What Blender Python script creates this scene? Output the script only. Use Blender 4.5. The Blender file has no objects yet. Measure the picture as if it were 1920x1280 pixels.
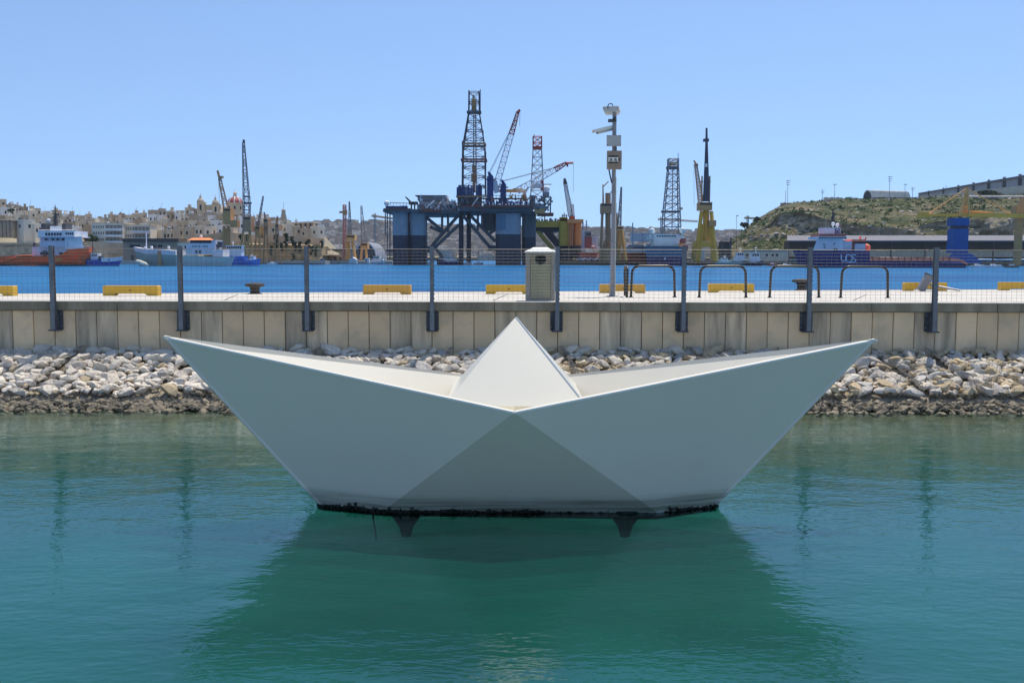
import bpy, math, random
from math import sin, cos, pi, radians
from mathutils import Vector, Matrix, noise
import numpy as np
R = random.Random(7)
S = bpy.context.scene
COL = S.collection
# ------------------------------------------------------------------ camera, world, sun, exposure
F = 1920.0; CAMH = 3.04; TH = math.atan(157/1920.0); ROLL = 0.0021
cam = bpy.data.cameras.new('camera'); co = bpy.data.objects.new('camera', cam); COL.objects.link(co)
cam.lens = 36.0; cam.sensor_width = 36.0; cam.clip_start = 0.1; cam.clip_end = 20000
fw = Vector((0, cos(TH), -sin(TH))); rt0 = Vector((1, 0, 0)); up0 = Vector((0, sin(TH), cos(TH)))
rt = rt0*cos(ROLL) + up0*sin(ROLL); up = up0*cos(ROLL) - rt0*sin(ROLL)
co.matrix_world = Matrix(((rt.x, up.x, -fw.x, 0), (rt.y, up.y, -fw.y, 0), (rt.z, up.z, -fw.z, CAMH), (0, 0, 0, 1)))
S.camera = co
SUN_AZ, SUN_EL = 28.0, 70.0
w = bpy.data.worlds.new('World'); S.world = w; w.use_nodes = True
nt = w.node_tree; bg = nt.nodes['Background']
sky = nt.nodes.new('ShaderNodeTexSky'); sky.sky_type = 'NISHITA'; sky.sun_disc = False
sky.sun_elevation = radians(SUN_EL); sky.sun_rotation = radians(SUN_AZ)
sky.air_density = 1.0; sky.dust_density = 0.35; sky.ozone_density = 3.0; sky.altitude = 0
# clear maritime air: the sky keeps its blue down to the horizon all the way round
tcw = nt.nodes.new('ShaderNodeTexCoord'); sxw = nt.nodes.new('ShaderNodeSeparateXYZ'); cxw = nt.nodes.new('ShaderNodeCombineXYZ')
mz = nt.nodes.new('ShaderNodeMath'); mz.operation = 'MULTIPLY_ADD'; mz.inputs[1].default_value = 0.92; mz.inputs[2].default_value = 0.15
mzz = nt.nodes.new('ShaderNodeMath'); mzz.operation = 'MAXIMUM'; mzz.inputs[1].default_value = 0.0
nt.links.new(tcw.outputs['Generated'], sxw.inputs[0]); nt.links.new(sxw.outputs[0], cxw.inputs[0]); nt.links.new(sxw.outputs[1], cxw.inputs[1])
nt.links.new(sxw.outputs[2], mzz.inputs[0]); nt.links.new(mzz.outputs[0], mz.inputs[0]); nt.links.new(mz.outputs[0], cxw.inputs[2]); nt.links.new(cxw.outputs[0], sky.inputs[0])
tint = nt.nodes.new('ShaderNodeMix'); tint.data_type = 'RGBA'; tint.blend_type = 'MULTIPLY'; tint.inputs['Factor'].default_value = 1.0
tint.inputs['B'].default_value = (0.95, 0.995, 1.04, 1)
nt.links.new(sky.outputs[0], tint.inputs['A']); nt.links.new(tint.outputs['Result'], bg.inputs[0]); bg.inputs[1].default_value = 0.13
sl = bpy.data.lights.new('sun', 'SUN'); sl.energy = 3.4; sl.angle = radians(0.53); sl.color = (1.0, 0.93, 0.81)
so = bpy.data.objects.new('sun', sl); COL.objects.link(so)
sd = Vector((sin(radians(SUN_AZ))*cos(radians(SUN_EL)), cos(radians(SUN_AZ))*cos(radians(SUN_EL)), sin(radians(SUN_EL))))
so.rotation_euler = sd.to_track_quat('Z', 'Y').to_euler()
S.view_settings.view_transform = 'Standard'; S.view_settings.look = 'None'
S.view_settings.exposure = 0.36; S.view_settings.gamma = 1.0; S.view_settings.use_curve_mapping = False
S.cycles.max_bounces = 8; S.cycles.transparent_max_bounces = 16

# ------------------------------------------------------------------ helpers
def ray(px, py):
    return fw + rt*((px-960)/F) + up*((640-py)/F)
def W(px, py, Y):                      # point on the upright plane at distance Y
    d = ray(px, py); s = Y/d.y
    return Vector((d.x*s, Y, CAMH + d.z*s))
def G(px, py, z=0.0):                  # point on a level plane
    d = ray(px, py); s = (z-CAMH)/d.z
    return Vector((d.x*s, d.y*s, z))
def on_plane(px, py, p0, n):
    d = ray(px, py); o = Vector((0, 0, CAMH)); s = (p0-o).dot(n)/d.dot(n)
    return o + d*s

def mat(name, col, rough=0.6, metal=0.0, var=0.12, scale=2.0, bump=0.0, col2=None, thr=None, rnd=0.0, streak=False, spec=0.4, coords='Object', detail=5.0):
    m = bpy.data.materials.new(name); m.use_nodes = True; t = m.node_tree; b = t.nodes['Principled BSDF']
    b.inputs['Roughness'].default_value = rough; b.inputs['Metallic'].default_value = metal
    b.inputs['Specular IOR Level'].default_value = spec
    tc = t.nodes.new('ShaderNodeTexCoord'); mp = t.nodes.new('ShaderNodeMapping')
    t.links.new(tc.outputs[coords], mp.inputs[0])
    if streak: mp.inputs['Scale'].default_value = (1.0, 1.0, 0.12)
    n = t.nodes.new('ShaderNodeTexNoise'); n.inputs['Scale'].default_value = scale; n.inputs['Detail'].default_value = detail; n.inputs['Roughness'].default_value = 0.62
    t.links.new(mp.outputs[0], n.inputs['Vector'])
    r = t.nodes.new('ShaderNodeValToRGB'); e = r.color_ramp.elements
    a = col2 if col2 else tuple(c*(1-var) for c in col)
    bcol = col if col2 else tuple(min(1, c*(1+var)) for c in col)
    lo, hi = thr if thr else (0.3, 0.7)
    e[0].position = lo; e[1].position = hi; e[0].color = (*a, 1); e[1].color = (*bcol, 1)
    t.links.new(n.outputs[0], r.inputs[0]); out = r.outputs[0]
    if rnd:
        oi = t.nodes.new('ShaderNodeObjectInfo'); mr = t.nodes.new('ShaderNodeMapRange')
        mr.inputs[3].default_value = 1-rnd; mr.inputs[4].default_value = 1+rnd
        t.links.new(oi.outputs['Random'], mr.inputs[0])
        vm = t.nodes.new('ShaderNodeVectorMath'); vm.operation = 'SCALE'
        t.links.new(out, vm.inputs[0]); t.links.new(mr.outputs[0], vm.inputs['Scale']); out = vm.outputs[0]
    t.links.new(out, b.inputs['Base Color'])
    if bump:
        bp = t.nodes.new('ShaderNodeBump'); bp.inputs['Strength'].default_value = min(1, bump); bp.inputs['Distance'].default_value = 0.02*max(1, bump)
        n2 = t.nodes.new('ShaderNodeTexNoise'); n2.inputs['Scale'].default_value = scale*6; n2.inputs['Detail'].default_value = 6
        t.links.new(tc.outputs[coords], n2.inputs['Vector']); t.links.new(n2.outputs[0], bp.inputs['Height']); t.links.new(bp.outputs[0], b.inputs['Normal'])
    return m

class MB:
    def __init__(s): s.v = []; s.f = []
    def add(s, vs, fs):
        o = len(s.v); s.v.extend([tuple(v) for v in vs]); s.f.extend([tuple(i+o for i in f) for f in fs])
    def box(s, x0, x1, y0, y1, z0, z1):
        if x0 > x1: x0, x1 = x1, x0
        if y0 > y1: y0, y1 = y1, y0
        if z0 > z1: z0, z1 = z1, z0
        s.add([(x0,y0,z0),(x1,y0,z0),(x1,y1,z0),(x0,y1,z0),(x0,y0,z1),(x1,y0,z1),(x1,y1,z1),(x0,y1,z1)],
              [(0,3,2,1),(4,5,6,7),(0,1,5,4),(1,2,6,5),(2,3,7,6),(3,0,4,7)])
    def obox(s, c, ex, ey, ez):        # centre and three half-axis vectors
        c = Vector(c); ex = Vector(ex); ey = Vector(ey); ez = Vector(ez)
        s.add([c-ex-ey-ez, c+ex-ey-ez, c+ex+ey-ez, c-ex+ey-ez, c-ex-ey+ez, c+ex-ey+ez, c+ex+ey+ez, c-ex+ey+ez],
              [(0,3,2,1),(4,5,6,7),(0,1,5,4),(1,2,6,5),(2,3,7,6),(3,0,4,7)])
    def yawbox(s, c, yaw, wx, wy, z0, z1):
        ex = Vector((cos(yaw), sin(yaw), 0))*wx/2; ey = Vector((-sin(yaw), cos(yaw), 0))*wy/2
        s.obox((c[0], c[1], (z0+z1)/2), ex, ey, (0, 0, (z1-z0)/2))
    def tube(s, p, q, r0, r1=None, n=6, cap=True):
        p = Vector(p); q = Vector(q); r1 = r0 if r1 is None else r1
        d = (q-p)
        if d.length < 1e-6: return
        d.normalize(); a = d.orthogonal().normalized(); b = d.cross(a)
        vs = []
        for c, r in ((p, r0), (q, r1)):
            for i in range(n):
                t = 2*pi*(i+.5)/n; vs.append(c + a*(r*cos(t)) + b*(r*sin(t)))
        fs = [(i, (i+1) % n, n+(i+1) % n, n+i) for i in range(n)]
        if cap: fs += [tuple(range(n-1, -1, -1)), tuple(range(n, 2*n))]
        s.add(vs, fs)
    def bar(s, p, q, t): s.tube(p, q, t*0.7071, n=4)
    def path(s, pts, r, n=6):
        for a, b in zip(pts, pts[1:]): s.tube(a, b, r, n=n)
    def sweep(s, pts, r, n=8):
        pts = [Vector(p) for p in pts]; vs = []; ref = None
        for i, p in enumerate(pts):
            d = (pts[min(i+1, len(pts)-1)] - pts[max(i-1, 0)]).normalized()
            a = d.orthogonal().normalized() if ref is None else (ref - d*ref.dot(d)).normalized()
            ref = a; b = d.cross(a)
            for k in range(n): vs.append(p + a*(r*cos(2*pi*k/n)) + b*(r*sin(2*pi*k/n)))
        fs = []
        for i in range(len(pts)-1):
            for k in range(n): fs.append((i*n+k, i*n+(k+1) % n, (i+1)*n+(k+1) % n, (i+1)*n+k))
        fs += [tuple(range(n-1, -1, -1)), tuple(range((len(pts)-1)*n, len(pts)*n))]
        s.add(vs, fs)
    def prism(s, pts, off):
        off = Vector(off); n = len(pts); pts = [Vector(p) for p in pts]
        s.add(pts + [p+off for p in pts], [tuple(range(n-1, -1, -1)), tuple(range(n, 2*n))] + [(i, (i+1) % n, n+(i+1) % n, n+i) for i in range(n)])
    def lathe(s, prof, c, n=12):       # prof: (radius, z)
        vs = []
        for r, z in prof:
            for k in range(n): vs.append((c[0]+r*cos(2*pi*k/n), c[1]+r*sin(2*pi*k/n), c[2]+z))
        fs = []
        for i in range(len(prof)-1):
            for k in range(n): fs.append((i*n+k, i*n+(k+1) % n, (i+1)*n+(k+1) % n, (i+1)*n+k))
        fs += [tuple(range(n-1, -1, -1)), tuple(range((len(prof)-1)*n, len(prof)*n))]
        s.add(vs, fs)
    def ball(s, c, r, n=12, squash=1.0):
        s.lathe([(max(.001, r*sin(pi*i/8)), -r*squash*cos(pi*i/8)) for i in range(9)], c, n)
    def loft(s, rings, cap=True):
        n = len(rings[0]); vs = [p for r in rings for p in r]; fs = []
        for i in range(len(rings)-1):
            for k in range(n): fs.append((i*n+k, i*n+(k+1) % n, (i+1)*n+(k+1) % n, (i+1)*n+k))
        if cap: fs += [tuple(range(n-1, -1, -1)), tuple(range((len(rings)-1)*n, len(rings)*n))]
        s.add(vs, fs)
    def lattice(s, p, q, w0, w1, n, t, axis=(0, 1, 0)):     # square trussed boom from p to q
        p = Vector(p); q = Vector(q); d = (q-p).normalized(); a = Vector(axis); a = (a-d*a.dot(d)).normalized(); b = d.cross(a)
        prev = None
        for i in range(n+1):
            k = i/n; c = p.lerp(q, k); hw = (w0+(w1-w0)*k)/2
            cur = [c+a*hw+b*hw, c-a*hw+b*hw, c-a*hw-b*hw, c+a*hw-b*hw]
            for j in range(4): s.bar(cur[j], cur[(j+1) % 4], t*.7)
            if prev:
                for j in range(4):
                    s.bar(prev[j], cur[j], t)
                    if (i+j) % 2: s.bar(prev[j], cur[(j+1) % 4], t*.65)
                    else: s.bar(prev[(j+1) % 4], cur[j], t*.65)
            prev = cur
    def leaves(s, c, rx, ry, rz, n, size, rg=R):
        for _ in range(n):
            while True:
                u = Vector((rg.uniform(-1, 1), rg.uniform(-1, 1), rg.uniform(-1, 1)))
                if 0.15 < u.length < 1: break
            u *= (0.75+0.25*noise.noise(u*2.3+Vector(c)))
            p = Vector((c[0]+u.x*rx, c[1]+u.y*ry, c[2]+u.z*rz))
            a = Vector((rg.gauss(0, 1), rg.gauss(0, 1), rg.gauss(0, 1))).normalized(); b = a.orthogonal().normalized()
            k = size*rg.uniform(.6, 1.4); b = b*k; a2 = a.cross(b).normalized()*k*.6
            s.add([p-b, p-a2, p+b, p+a2], [(0, 1, 2, 3)])
    def build(s, name, m, parent=None, smooth=False, origin=None):
        me = bpy.data.meshes.new(name)
        o = Vector(origin) if origin is not None else Vector((0, 0, 0))
        pw = world_loc(parent) if parent else Vector((0, 0, 0))
        base = pw if parent and origin is None else o
        me.from_pydata([(v[0]-base.x, v[1]-base.y, v[2]-base.z) for v in s.v], [], s.f); me.update()
        if smooth:
            me.polygons.foreach_set('use_smooth', [True]*len(me.polygons))
        if m: me.materials.append(m)
        ob = bpy.data.objects.new(name, me); COL.objects.link(ob)
        if parent:
            ob.parent = parent; ob.location = base-pw
        else: ob.location = base
        return ob
def world_loc(o):
    v = Vector((0, 0, 0))
    while o: v += o.location; o = o.parent
    return v
def tag(o, label=None, cat=None, group=None, kind=None):
    if label: o['label'] = label
    if cat: o['category'] = cat
    if group: o['group'] = group
    if kind: o['kind'] = kind
    return o
def thing(name, label, cat, loc=(0, 0, 0), group=None):
    o = bpy.data.objects.new(name, None); COL.objects.link(o); o.location = loc; o.empty_display_size = .3
    return tag(o, label, cat, group)
def struct(o): o['kind'] = 'structure'; return o
def stuff(o): o['kind'] = 'stuff'; return o
def copy_tree(o, parent=None):
    c = o.copy(); COL.objects.link(c); c.parent = parent
    for ch in list(o.children): copy_tree(ch, c)
    return c
class At:                               # measuring helper: sizes at one distance
    def __init__(s, Y): s.Y = Y
    def p(s, px, py, d=0.0):
        return W(px, py, s.Y+d)
    def box(s, mb, px0, px1, py0, py1, d0, d1):
        Y = s.Y+d0; a = W((px0+px1)/2, py0, Y).z; b = W((px0+px1)/2, py1, Y).z
        mb.box(W(px0, (py0+py1)/2, Y).x, W(px1, (py0+py1)/2, Y).x, Y, s.Y+d1, a, b)
    def m(s, n): return n*s.Y/F          # n photo pixels in metres
def interp(pts, x):
    if x <= pts[0][0]: return pts[0][1]
    for (a, b), (c, d) in zip(pts, pts[1:]):
        if x <= c: return b+(d-b)*(x-a)/(c-a)
    return pts[-1][1]

# ------------------------------------------------------------------ materials
def mix_mat_water(name, body=None):
    m = bpy.data.materials.new(name); m.use_nodes = True; t = m.node_tree; t.nodes.clear()
    return m, t
def inlet_material():
    m, t = mix_mat_water('inlet_water'); N = t.nodes.new; L = t.links.new
    out = N('ShaderNodeOutputMaterial'); mix = N('ShaderNodeMixShader'); tr = N('ShaderNodeBsdfTransparent'); gl = N('ShaderNodeBsdfGlossy'); fr = N('ShaderNodeFresnel')
    tr.inputs[0].default_value = (0.62, 0.80, 0.80, 1); gl.inputs['Roughness'].default_value = 0.03; fr.inputs[0].default_value = 1.52; gl.inputs['Color'].default_value = (.82, .94, 1, 1)
    tc = N('ShaderNodeTexCoord'); hs = []
    for sc, rot, w_, det in (((0.55, 1.1, 1), .2, .50, 1), ((2.2, 4.6, 1), -.35, .17, 2), ((7.5, 13, 1), .5, .11, 2)):
        mp = N('ShaderNodeMapping'); mp.inputs['Scale'].default_value = sc; mp.inputs['Rotation'].default_value = (0, 0, rot)
        n = N('ShaderNodeTexNoise'); n.inputs['Scale'].default_value = 1.0; n.inputs['Detail'].default_value = det
        L(tc.outputs['Object'], mp.inputs[0]); L(mp.outputs[0], n.inputs['Vector'])
        mu = N('ShaderNodeMath'); mu.operation = 'MULTIPLY'; mu.inputs[1].default_value = w_; L(n.outputs[0], mu.inputs[0]); hs.append(mu)
    a1 = N('ShaderNodeMath'); L(hs[0].outputs[0], a1.inputs[0]); L(hs[1].outputs[0], a1.inputs[1])
    a2 = N('ShaderNodeMath'); L(a1.outputs[0], a2.inputs[0]); L(hs[2].outputs[0], a2.inputs[1])
    bp = N('ShaderNodeBump'); bp.inputs['Strength'].default_value = 1.0; bp.inputs['Distance'].default_value = 0.042
    L(a2.outputs[0], bp.inputs['Height']); L(bp.outputs[0], gl.inputs['Normal']); L(bp.outputs[0], fr.inputs['Normal'])
    L(fr.outputs[0], mix.inputs[0]); L(tr.outputs[0], mix.inputs[1]); L(gl.outputs[0], mix.inputs[2]); L(mix.outputs[0], out.inputs[0])
    return m
def harbour_material():
    m = bpy.data.materials.new('harbour_water'); m.use_nodes = True; t = m.node_tree; N = t.nodes.new; L = t.links.new; b = t.nodes['Principled BSDF']
    b.inputs['Roughness'].default_value = 0.32; b.inputs['Specular IOR Level'].default_value = 0.06; b.inputs['IOR'].default_value = 1.333
    tc = N('ShaderNodeTexCoord'); hs = []
    for sc, w_ in (((0.10, 0.16, 1), .5), ((.45, .8, 1), .3), ((1.4, 2.6, 1), .15)):
        mp = N('ShaderNodeMapping'); mp.inputs['Scale'].default_value = sc
        n = N('ShaderNodeTexNoise'); n.inputs['Scale'].default_value = 1.0; n.inputs['Detail'].default_value = 4
        L(tc.outputs['Object'], mp.inputs[0]); L(mp.outputs[0], n.inputs['Vector'])
        mu = N('ShaderNodeMath'); mu.operation = 'MULTIPLY'; mu.inputs[1].default_value = w_; L(n.outputs[0], mu.inputs[0]); hs.append(mu)
    a1 = N('ShaderNodeMath'); L(hs[0].outputs[0], a1.inputs[0]); L(hs[1].outputs[0], a1.inputs[1])
    a2 = N('ShaderNodeMath'); L(a1.outputs[0], a2.inputs[0]); L(hs[2].outputs[0], a2.inputs[1])
    bp = N('ShaderNodeBump'); bp.inputs['Strength'].default_value = 1.0; bp.inputs['Distance'].default_value = 1.1
    L(a2.outputs[0], bp.inputs['Height']); L(bp.outputs[0], b.inputs['Normal'])
    mp = N('ShaderNodeMapping'); mp.inputs['Scale'].default_value = (.022, .09, 1); n = N('ShaderNodeTexNoise'); n.inputs['Scale'].default_value = 1; n.inputs['Detail'].default_value = 8
    n.inputs['Roughness'].default_value = .7
    L(tc.outputs['Object'], mp.inputs[0]); L(mp.outputs[0], n.inputs['Vector'])
    r = N('ShaderNodeValToRGB'); r.color_ramp.elements[0].position = .4; r.color_ramp.elements[1].position = .6
    r.color_ramp.elements[0].color = (.000, .072, .22, 1); r.color_ramp.elements[1].color = (.006, .165, .36, 1)
    L(n.outputs[0], r.inputs[0]); L(r.outputs[0], b.inputs['Base Color'])
    return m
def turbid_material():
    m = bpy.data.materials.new('turbid_water'); m.use_nodes = True; t = m.node_tree; t.nodes.clear(); N = t.nodes.new; L = t.links.new
    out = N('ShaderNodeOutputMaterial'); mx = N('ShaderNodeMixShader'); tr = N('ShaderNodeBsdfTransparent'); df = N('ShaderNodeBsdfDiffuse')
    tc = N('ShaderNodeTexCoord'); n = N('ShaderNodeTexNoise'); n.inputs['Scale'].default_value = .35; n.inputs['Detail'].default_value = 5; L(tc.outputs['Object'], n.inputs['Vector'])
    r = N('ShaderNodeValToRGB'); e = r.color_ramp.elements; e[0].position = .38; e[1].position = .64; e[0].color = (.005, .155, .115, 1); e[1].color = (.016, .26, .20, 1); L(n.outputs[0], r.inputs[0]); L(r.outputs[0], df.inputs[0])
    mx.inputs[0].default_value = .19; L(tr.outputs[0], mx.inputs[1]); L(df.outputs[0], mx.inputs[2]); L(mx.outputs[0], out.inputs[0]); return m
def seabed_material(soft=True):
    m = bpy.data.materials.new('seabed'); m.use_nodes = True; t = m.node_tree; N = t.nodes.new; L = t.links.new; b = t.nodes['Principled BSDF']
    b.inputs['Roughness'].default_value = 0.9; b.inputs['Specular IOR Level'].default_value = 0.0
    tc = N('ShaderNodeTexCoord'); n = N('ShaderNodeTexNoise'); n.inputs['Scale'].default_value = .45; n.inputs['Detail'].default_value = 5
    L(tc.outputs['Object'], n.inputs['Vector'])
    r = N('ShaderNodeValToRGB'); e = r.color_ramp.elements; e[0].position = .3; e[1].position = .72
    e[0].color = (.010, .14, .11, 1); e[1].color = (.028, .24, .18, 1); L(n.outputs[0], r.inputs[0])
    # weed and stones near the bank; the brown also paints in the bank's reflection
    sx = N('ShaderNodeSeparateXYZ'); L(tc.outputs['Object'], sx.inputs[0])
    n2 = N('ShaderNodeTexNoise'); n2.inputs['Scale'].default_value = .8; n2.inputs['Detail'].default_value = 6; L(tc.outputs['Object'], n2.inputs['Vector'])
    ma = N('ShaderNodeMath'); ma.operation = 'MULTIPLY_ADD'; ma.inputs[1].default_value = 5.0; L(n2.outputs[0], ma.inputs[0]); L(sx.outputs['Y'], ma.inputs[2])
    mr = N('ShaderNodeMapRange'); mr.inputs[1].default_value = 18.0; mr.inputs[2].default_value = 20.8; L(ma.outputs[0], mr.inputs[0])
    r2 = N('ShaderNodeValToRGB'); r2.color_ramp.elements[0].color = (.075, .068, .035, 1); r2.color_ramp.elements[1].color = (.36, .285, .17, 1)
    n3 = N('ShaderNodeTexNoise'); n3.inputs['Scale'].default_value = 5; n3.inputs['Detail'].default_value = 6; L(tc.outputs['Object'], n3.inputs['Vector']); L(n3.outputs[0], r2.inputs[0])
    mx = N('ShaderNodeMix'); mx.data_type = 'RGBA'; L(mr.outputs[0], mx.inputs['Factor']); L(r.outputs[0], mx.inputs['A']); L(r2.outputs[0], mx.inputs['B'])
    L(mx.outputs['Result'], b.inputs['Base Color'])
    b.inputs['Subsurface Weight'].default_value = 1.0 if soft else 0.0; b.inputs['Subsurface Radius'].default_value = (.2, .4, .4); b.inputs['Subsurface Scale'].default_value = 5.0
    return m

M = {}
M['white'] = mat('white_paint', (.78, .78, .74), .45, var=.04)
M['ivory'] = mat('ivory_steel', (.72, .72, .69), .35, var=.05)
M['concrete'] = mat('pale_concrete', (.62, .57, .49), .85, scale=1.1, bump=.4, col2=(.47, .43, .37), thr=(.3, .55), detail=9)
M['deckedge'] = mat('cream_edge', (.60, .52, .40), .85, var=.12, scale=1.5, bump=.2)
M['coping'] = mat('weathered_coping', (.31, .255, .175), .85, var=.35, scale=3, streak=True, bump=.3, rnd=.1)
M['copingtop'] = mat('coping_top', (.55, .52, .46), .85, var=.1, scale=3)
M['panel'] = mat('limestone_panel', (.86, .615, .37), .85, scale=2.2, bump=.4, col2=(.66, .49, .31), thr=(.3, .55), rnd=.13)
M['panel2'] = mat('greyed_limestone_panel', (.84, .64, .42), .85, scale=3.2, bump=.4, col2=(.40, .31, .215), thr=(.36, .62), rnd=.14, streak=True)
M['joint'] = mat('joint_mortar', (.07, .06, .05), .9)
M['steel'] = mat('painted_grey_steel', (.19, .20, .215), .5, var=.2, scale=5)
M['steeldark'] = mat('dark_grey_steel', (.085, .09, .10), .55, var=.3, scale=6)
M['wire'] = mat('galvanised_wire', (.24, .225, .20), .5, .3, var=.15)
M['rust'] = mat('rust', (.16, .07, .035), .8, var=.4, scale=8)
M['yellow'] = mat('yellow_paint', (.74, .43, .03), .5, scale=7, bump=.15, col2=(.50, .27, .05), thr=(.3, .42), detail=9)
M['yellowworn'] = mat('worn_yellow_paint', (.66, .36, .05), .6, col2=(.40, .30, .18), thr=(.25, .42), scale=5, bump=.2)
M['black'] = mat('black_enamel', (.02, .02, .021), .3, var=.2, col2=(.3, .3, .29), thr=(.24, .27), scale=14)
M['bollard'] = mat('brown_cast_iron', (.06, .042, .03), .7, var=.3, scale=8, bump=.3)
M['pole'] = mat('galvanised_pole', (.27, .27, .285), .45, .2, var=.12, scale=6)
M['camgrey'] = mat('camera_grey', (.55, .56, .52), .5, var=.05)
M['boxgrey'] = mat('grey_enclosure', (.42, .44, .43), .5, var=.05)
M['boxbrown'] = mat('brown_enclosure', (.30, .235, .18), .55, var=.1)
M['darkblk'] = mat('black_rubber', (.015, .015, .016), .6)
M['wood'] = mat('weathered_slats', (.62, .48, .31), .8, var=.2, scale=5)
M['beige'] = mat('beige_panel', (.52, .45, .28), .7, var=.1, scale=4, streak=True)
M['stonepost'] = mat('pillar_stone', (.42, .37, .30), .85, var=.15, scale=5, bump=.3)
M['stoneW'] = mat('white_limestone', (.84, .75, .62), .9, scale=5, bump=1.0, col2=(.62, .53, .42), thr=(.3, .55), rnd=.15)
M['stoneG'] = mat('grey_limestone', (.70, .65, .57), .9, scale=5, bump=1.0, col2=(.46, .41, .35), thr=(.3, .55), rnd=.18)
M['stoneY'] = mat('yellow_limestone', (.68, .54, .34), .9, scale=5, bump=1.0, col2=(.46, .35, .21), thr=(.3, .55), rnd=.15)
M['stoneD'] = mat('weedy_wet_stone', (.32, .26, .17), .6, scale=5, bump=1.0, col2=(.09, .078, .045), thr=(.35, .62), rnd=.2)
M['bed'] = mat('dark_rubble_bed', (.34, .285, .20), .95, var=.4, scale=6, bump=.6)
M['algae'] = mat('algae_coated', (.020, .035, .024), .9, var=.4, scale=6)
M['mussel'] = mat('mussels', (.024, .022, .013), .5, var=.5, scale=25, bump=.6)
M['hullgrey'] = mat('grey_sheet', (.20, .20, .21), .45, var=.1)
exec_far = True
# ------------------------------------------------------------------ ground, water
b = MB(); b.box(-60, 60, -6, 21.0, -18.0, -1.25)
bed = struct(b.build('seabed', seabed_material()))
for zz in (-.14, -.30, -.46, -.64, -.84, -1.04):
    b = MB(); b.add([(-60, -6, zz), (60, -6, zz), (60, 19.9, zz), (-60, 19.9, zz)], [(0, 1, 2, 3)]); struct(b.build('water_layer', bpy.data.materials.get('turbid_water') or turbid_material()))
b = MB(); nx_ = 120; ys_ = [15.5, 16.5, 17.4, 18.2, 18.9, 19.5, 19.97]; zs_ = [-1.3, -1.0, -.72, -.5, -.3, -.14, -.03]
b.add([(-30+60*i/nx_, y_, z_+(.09*noise.noise(Vector((i*.55, y_*1.7, 2)))-.03 if k_ < 6 else 0)) for k_, (y_, z_) in enumerate(zip(ys_, zs_)) for i in range(nx_+1)], [(r*(nx_+1)+i, r*(nx_+1)+i+1, (r+1)*(nx_+1)+i+1, (r+1)*(nx_+1)+i) for r in range(6) for i in range(nx_)])
struct(b.build('submerged_slope', seabed_material(False)))
b = MB(); b.add([(-60, -6, 0), (60, -6, 0), (60, 22.4, 0), (-60, 22.4, 0)], [(0, 1, 2, 3)])
struct(b.build('inlet_water', inlet_material()))
b = MB(); b.add([(-9000, -40, -.5), (9000, -40, -.5), (9000, 12000, -.5), (-9000, 12000, -.5)], [(0, 1, 2, 3)])
b.v = [(-9000, 23.5, -.02), (9000, 23.5, -.02), (9000, 12000, -.02), (-9000, 12000, -.02)]
struct(b.build('harbour_water', harbour_material()))
b = MB(); b.add([(-12000, -3000, -20), (12000, -3000, -20), (12000, 15000, -20), (-12000, 15000, -20)], [(0, 1, 2, 3)])
struct(b.build('ground', M['bed']))

# ------------------------------------------------------------------ quay wall, coping, deck
YW = 22.6                                 # face of the wall
ZT = W(960, 566, YW-.1).z                 # coping top
ZB = W(960, 583, YW-.1).z                 # coping underside
SL = 0.0125
def deckz(y): return ZT - SL*(y-YW)
def Dk(px, py):
    n = Vector((0, SL, 1)); return on_plane(px, py, Vector((0, YW, ZT)), n)
fl = Dk(0, 551.5); fr = Dk(1920, 543.2)
def fary(x): return fl.y + (fr.y-fl.y)*(x-fl.x)/(fr.x-fl.x)
YC = YW+.5
b = MB()
for x0, x1 in ((-30, 40),):
    n = 28
    for i in range(n):
        a = x0+(x1-x0)*i/n; c = x0+(x1-x0)*(i+1)/n
        ya, yc = fary(a)-.75, fary(c)-.75
        b.add([(a, YC, deckz(YC)-.003), (c, YC, deckz(YC)-.003), (c, yc, deckz(yc)), (a, ya, deckz(ya))], [(0, 1, 2, 3)])
deck = struct(b.build('pier_deck', M['concrete']))
b = MB()
x = -30.0
while x < 40:
    a, c = x+.01, x+2.49
    ya, yc = fary(a), fary(c)
    tp = [(a, ya-.75, deckz(ya)+.012), (c, yc-.75, deckz(yc)+.012), (c, yc, deckz(yc)+.012), (a, ya, deckz(ya)+.012)]
    b.prism(tp, (0, 0, -2.6)); x += 2.5
    e = b.build('edge_stone', M['deckedge'], deck); b = MB()
# deck joints: thin dark recessed-looking sealant strips
b = MB()
for px, pyn in ((925, 560), (1600, 560), (420, 560)):
    p = Dk(px, 563); q = Dk(px+26, 552); d = (q-p).normalized(); sd_ = Vector((d.y, -d.x, 0))*.008
    p.y = max(p.y, YC+.02)
    b.prism([p-sd_+Vector((0, 0, .006)), p+sd_+Vector((0, 0, .006)), q+sd_+Vector((0, 0, .006)), q-sd_+Vector((0, 0, .006))], (0, 0, -.01))
b.build('expansion_joint', M['joint'], deck)

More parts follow.
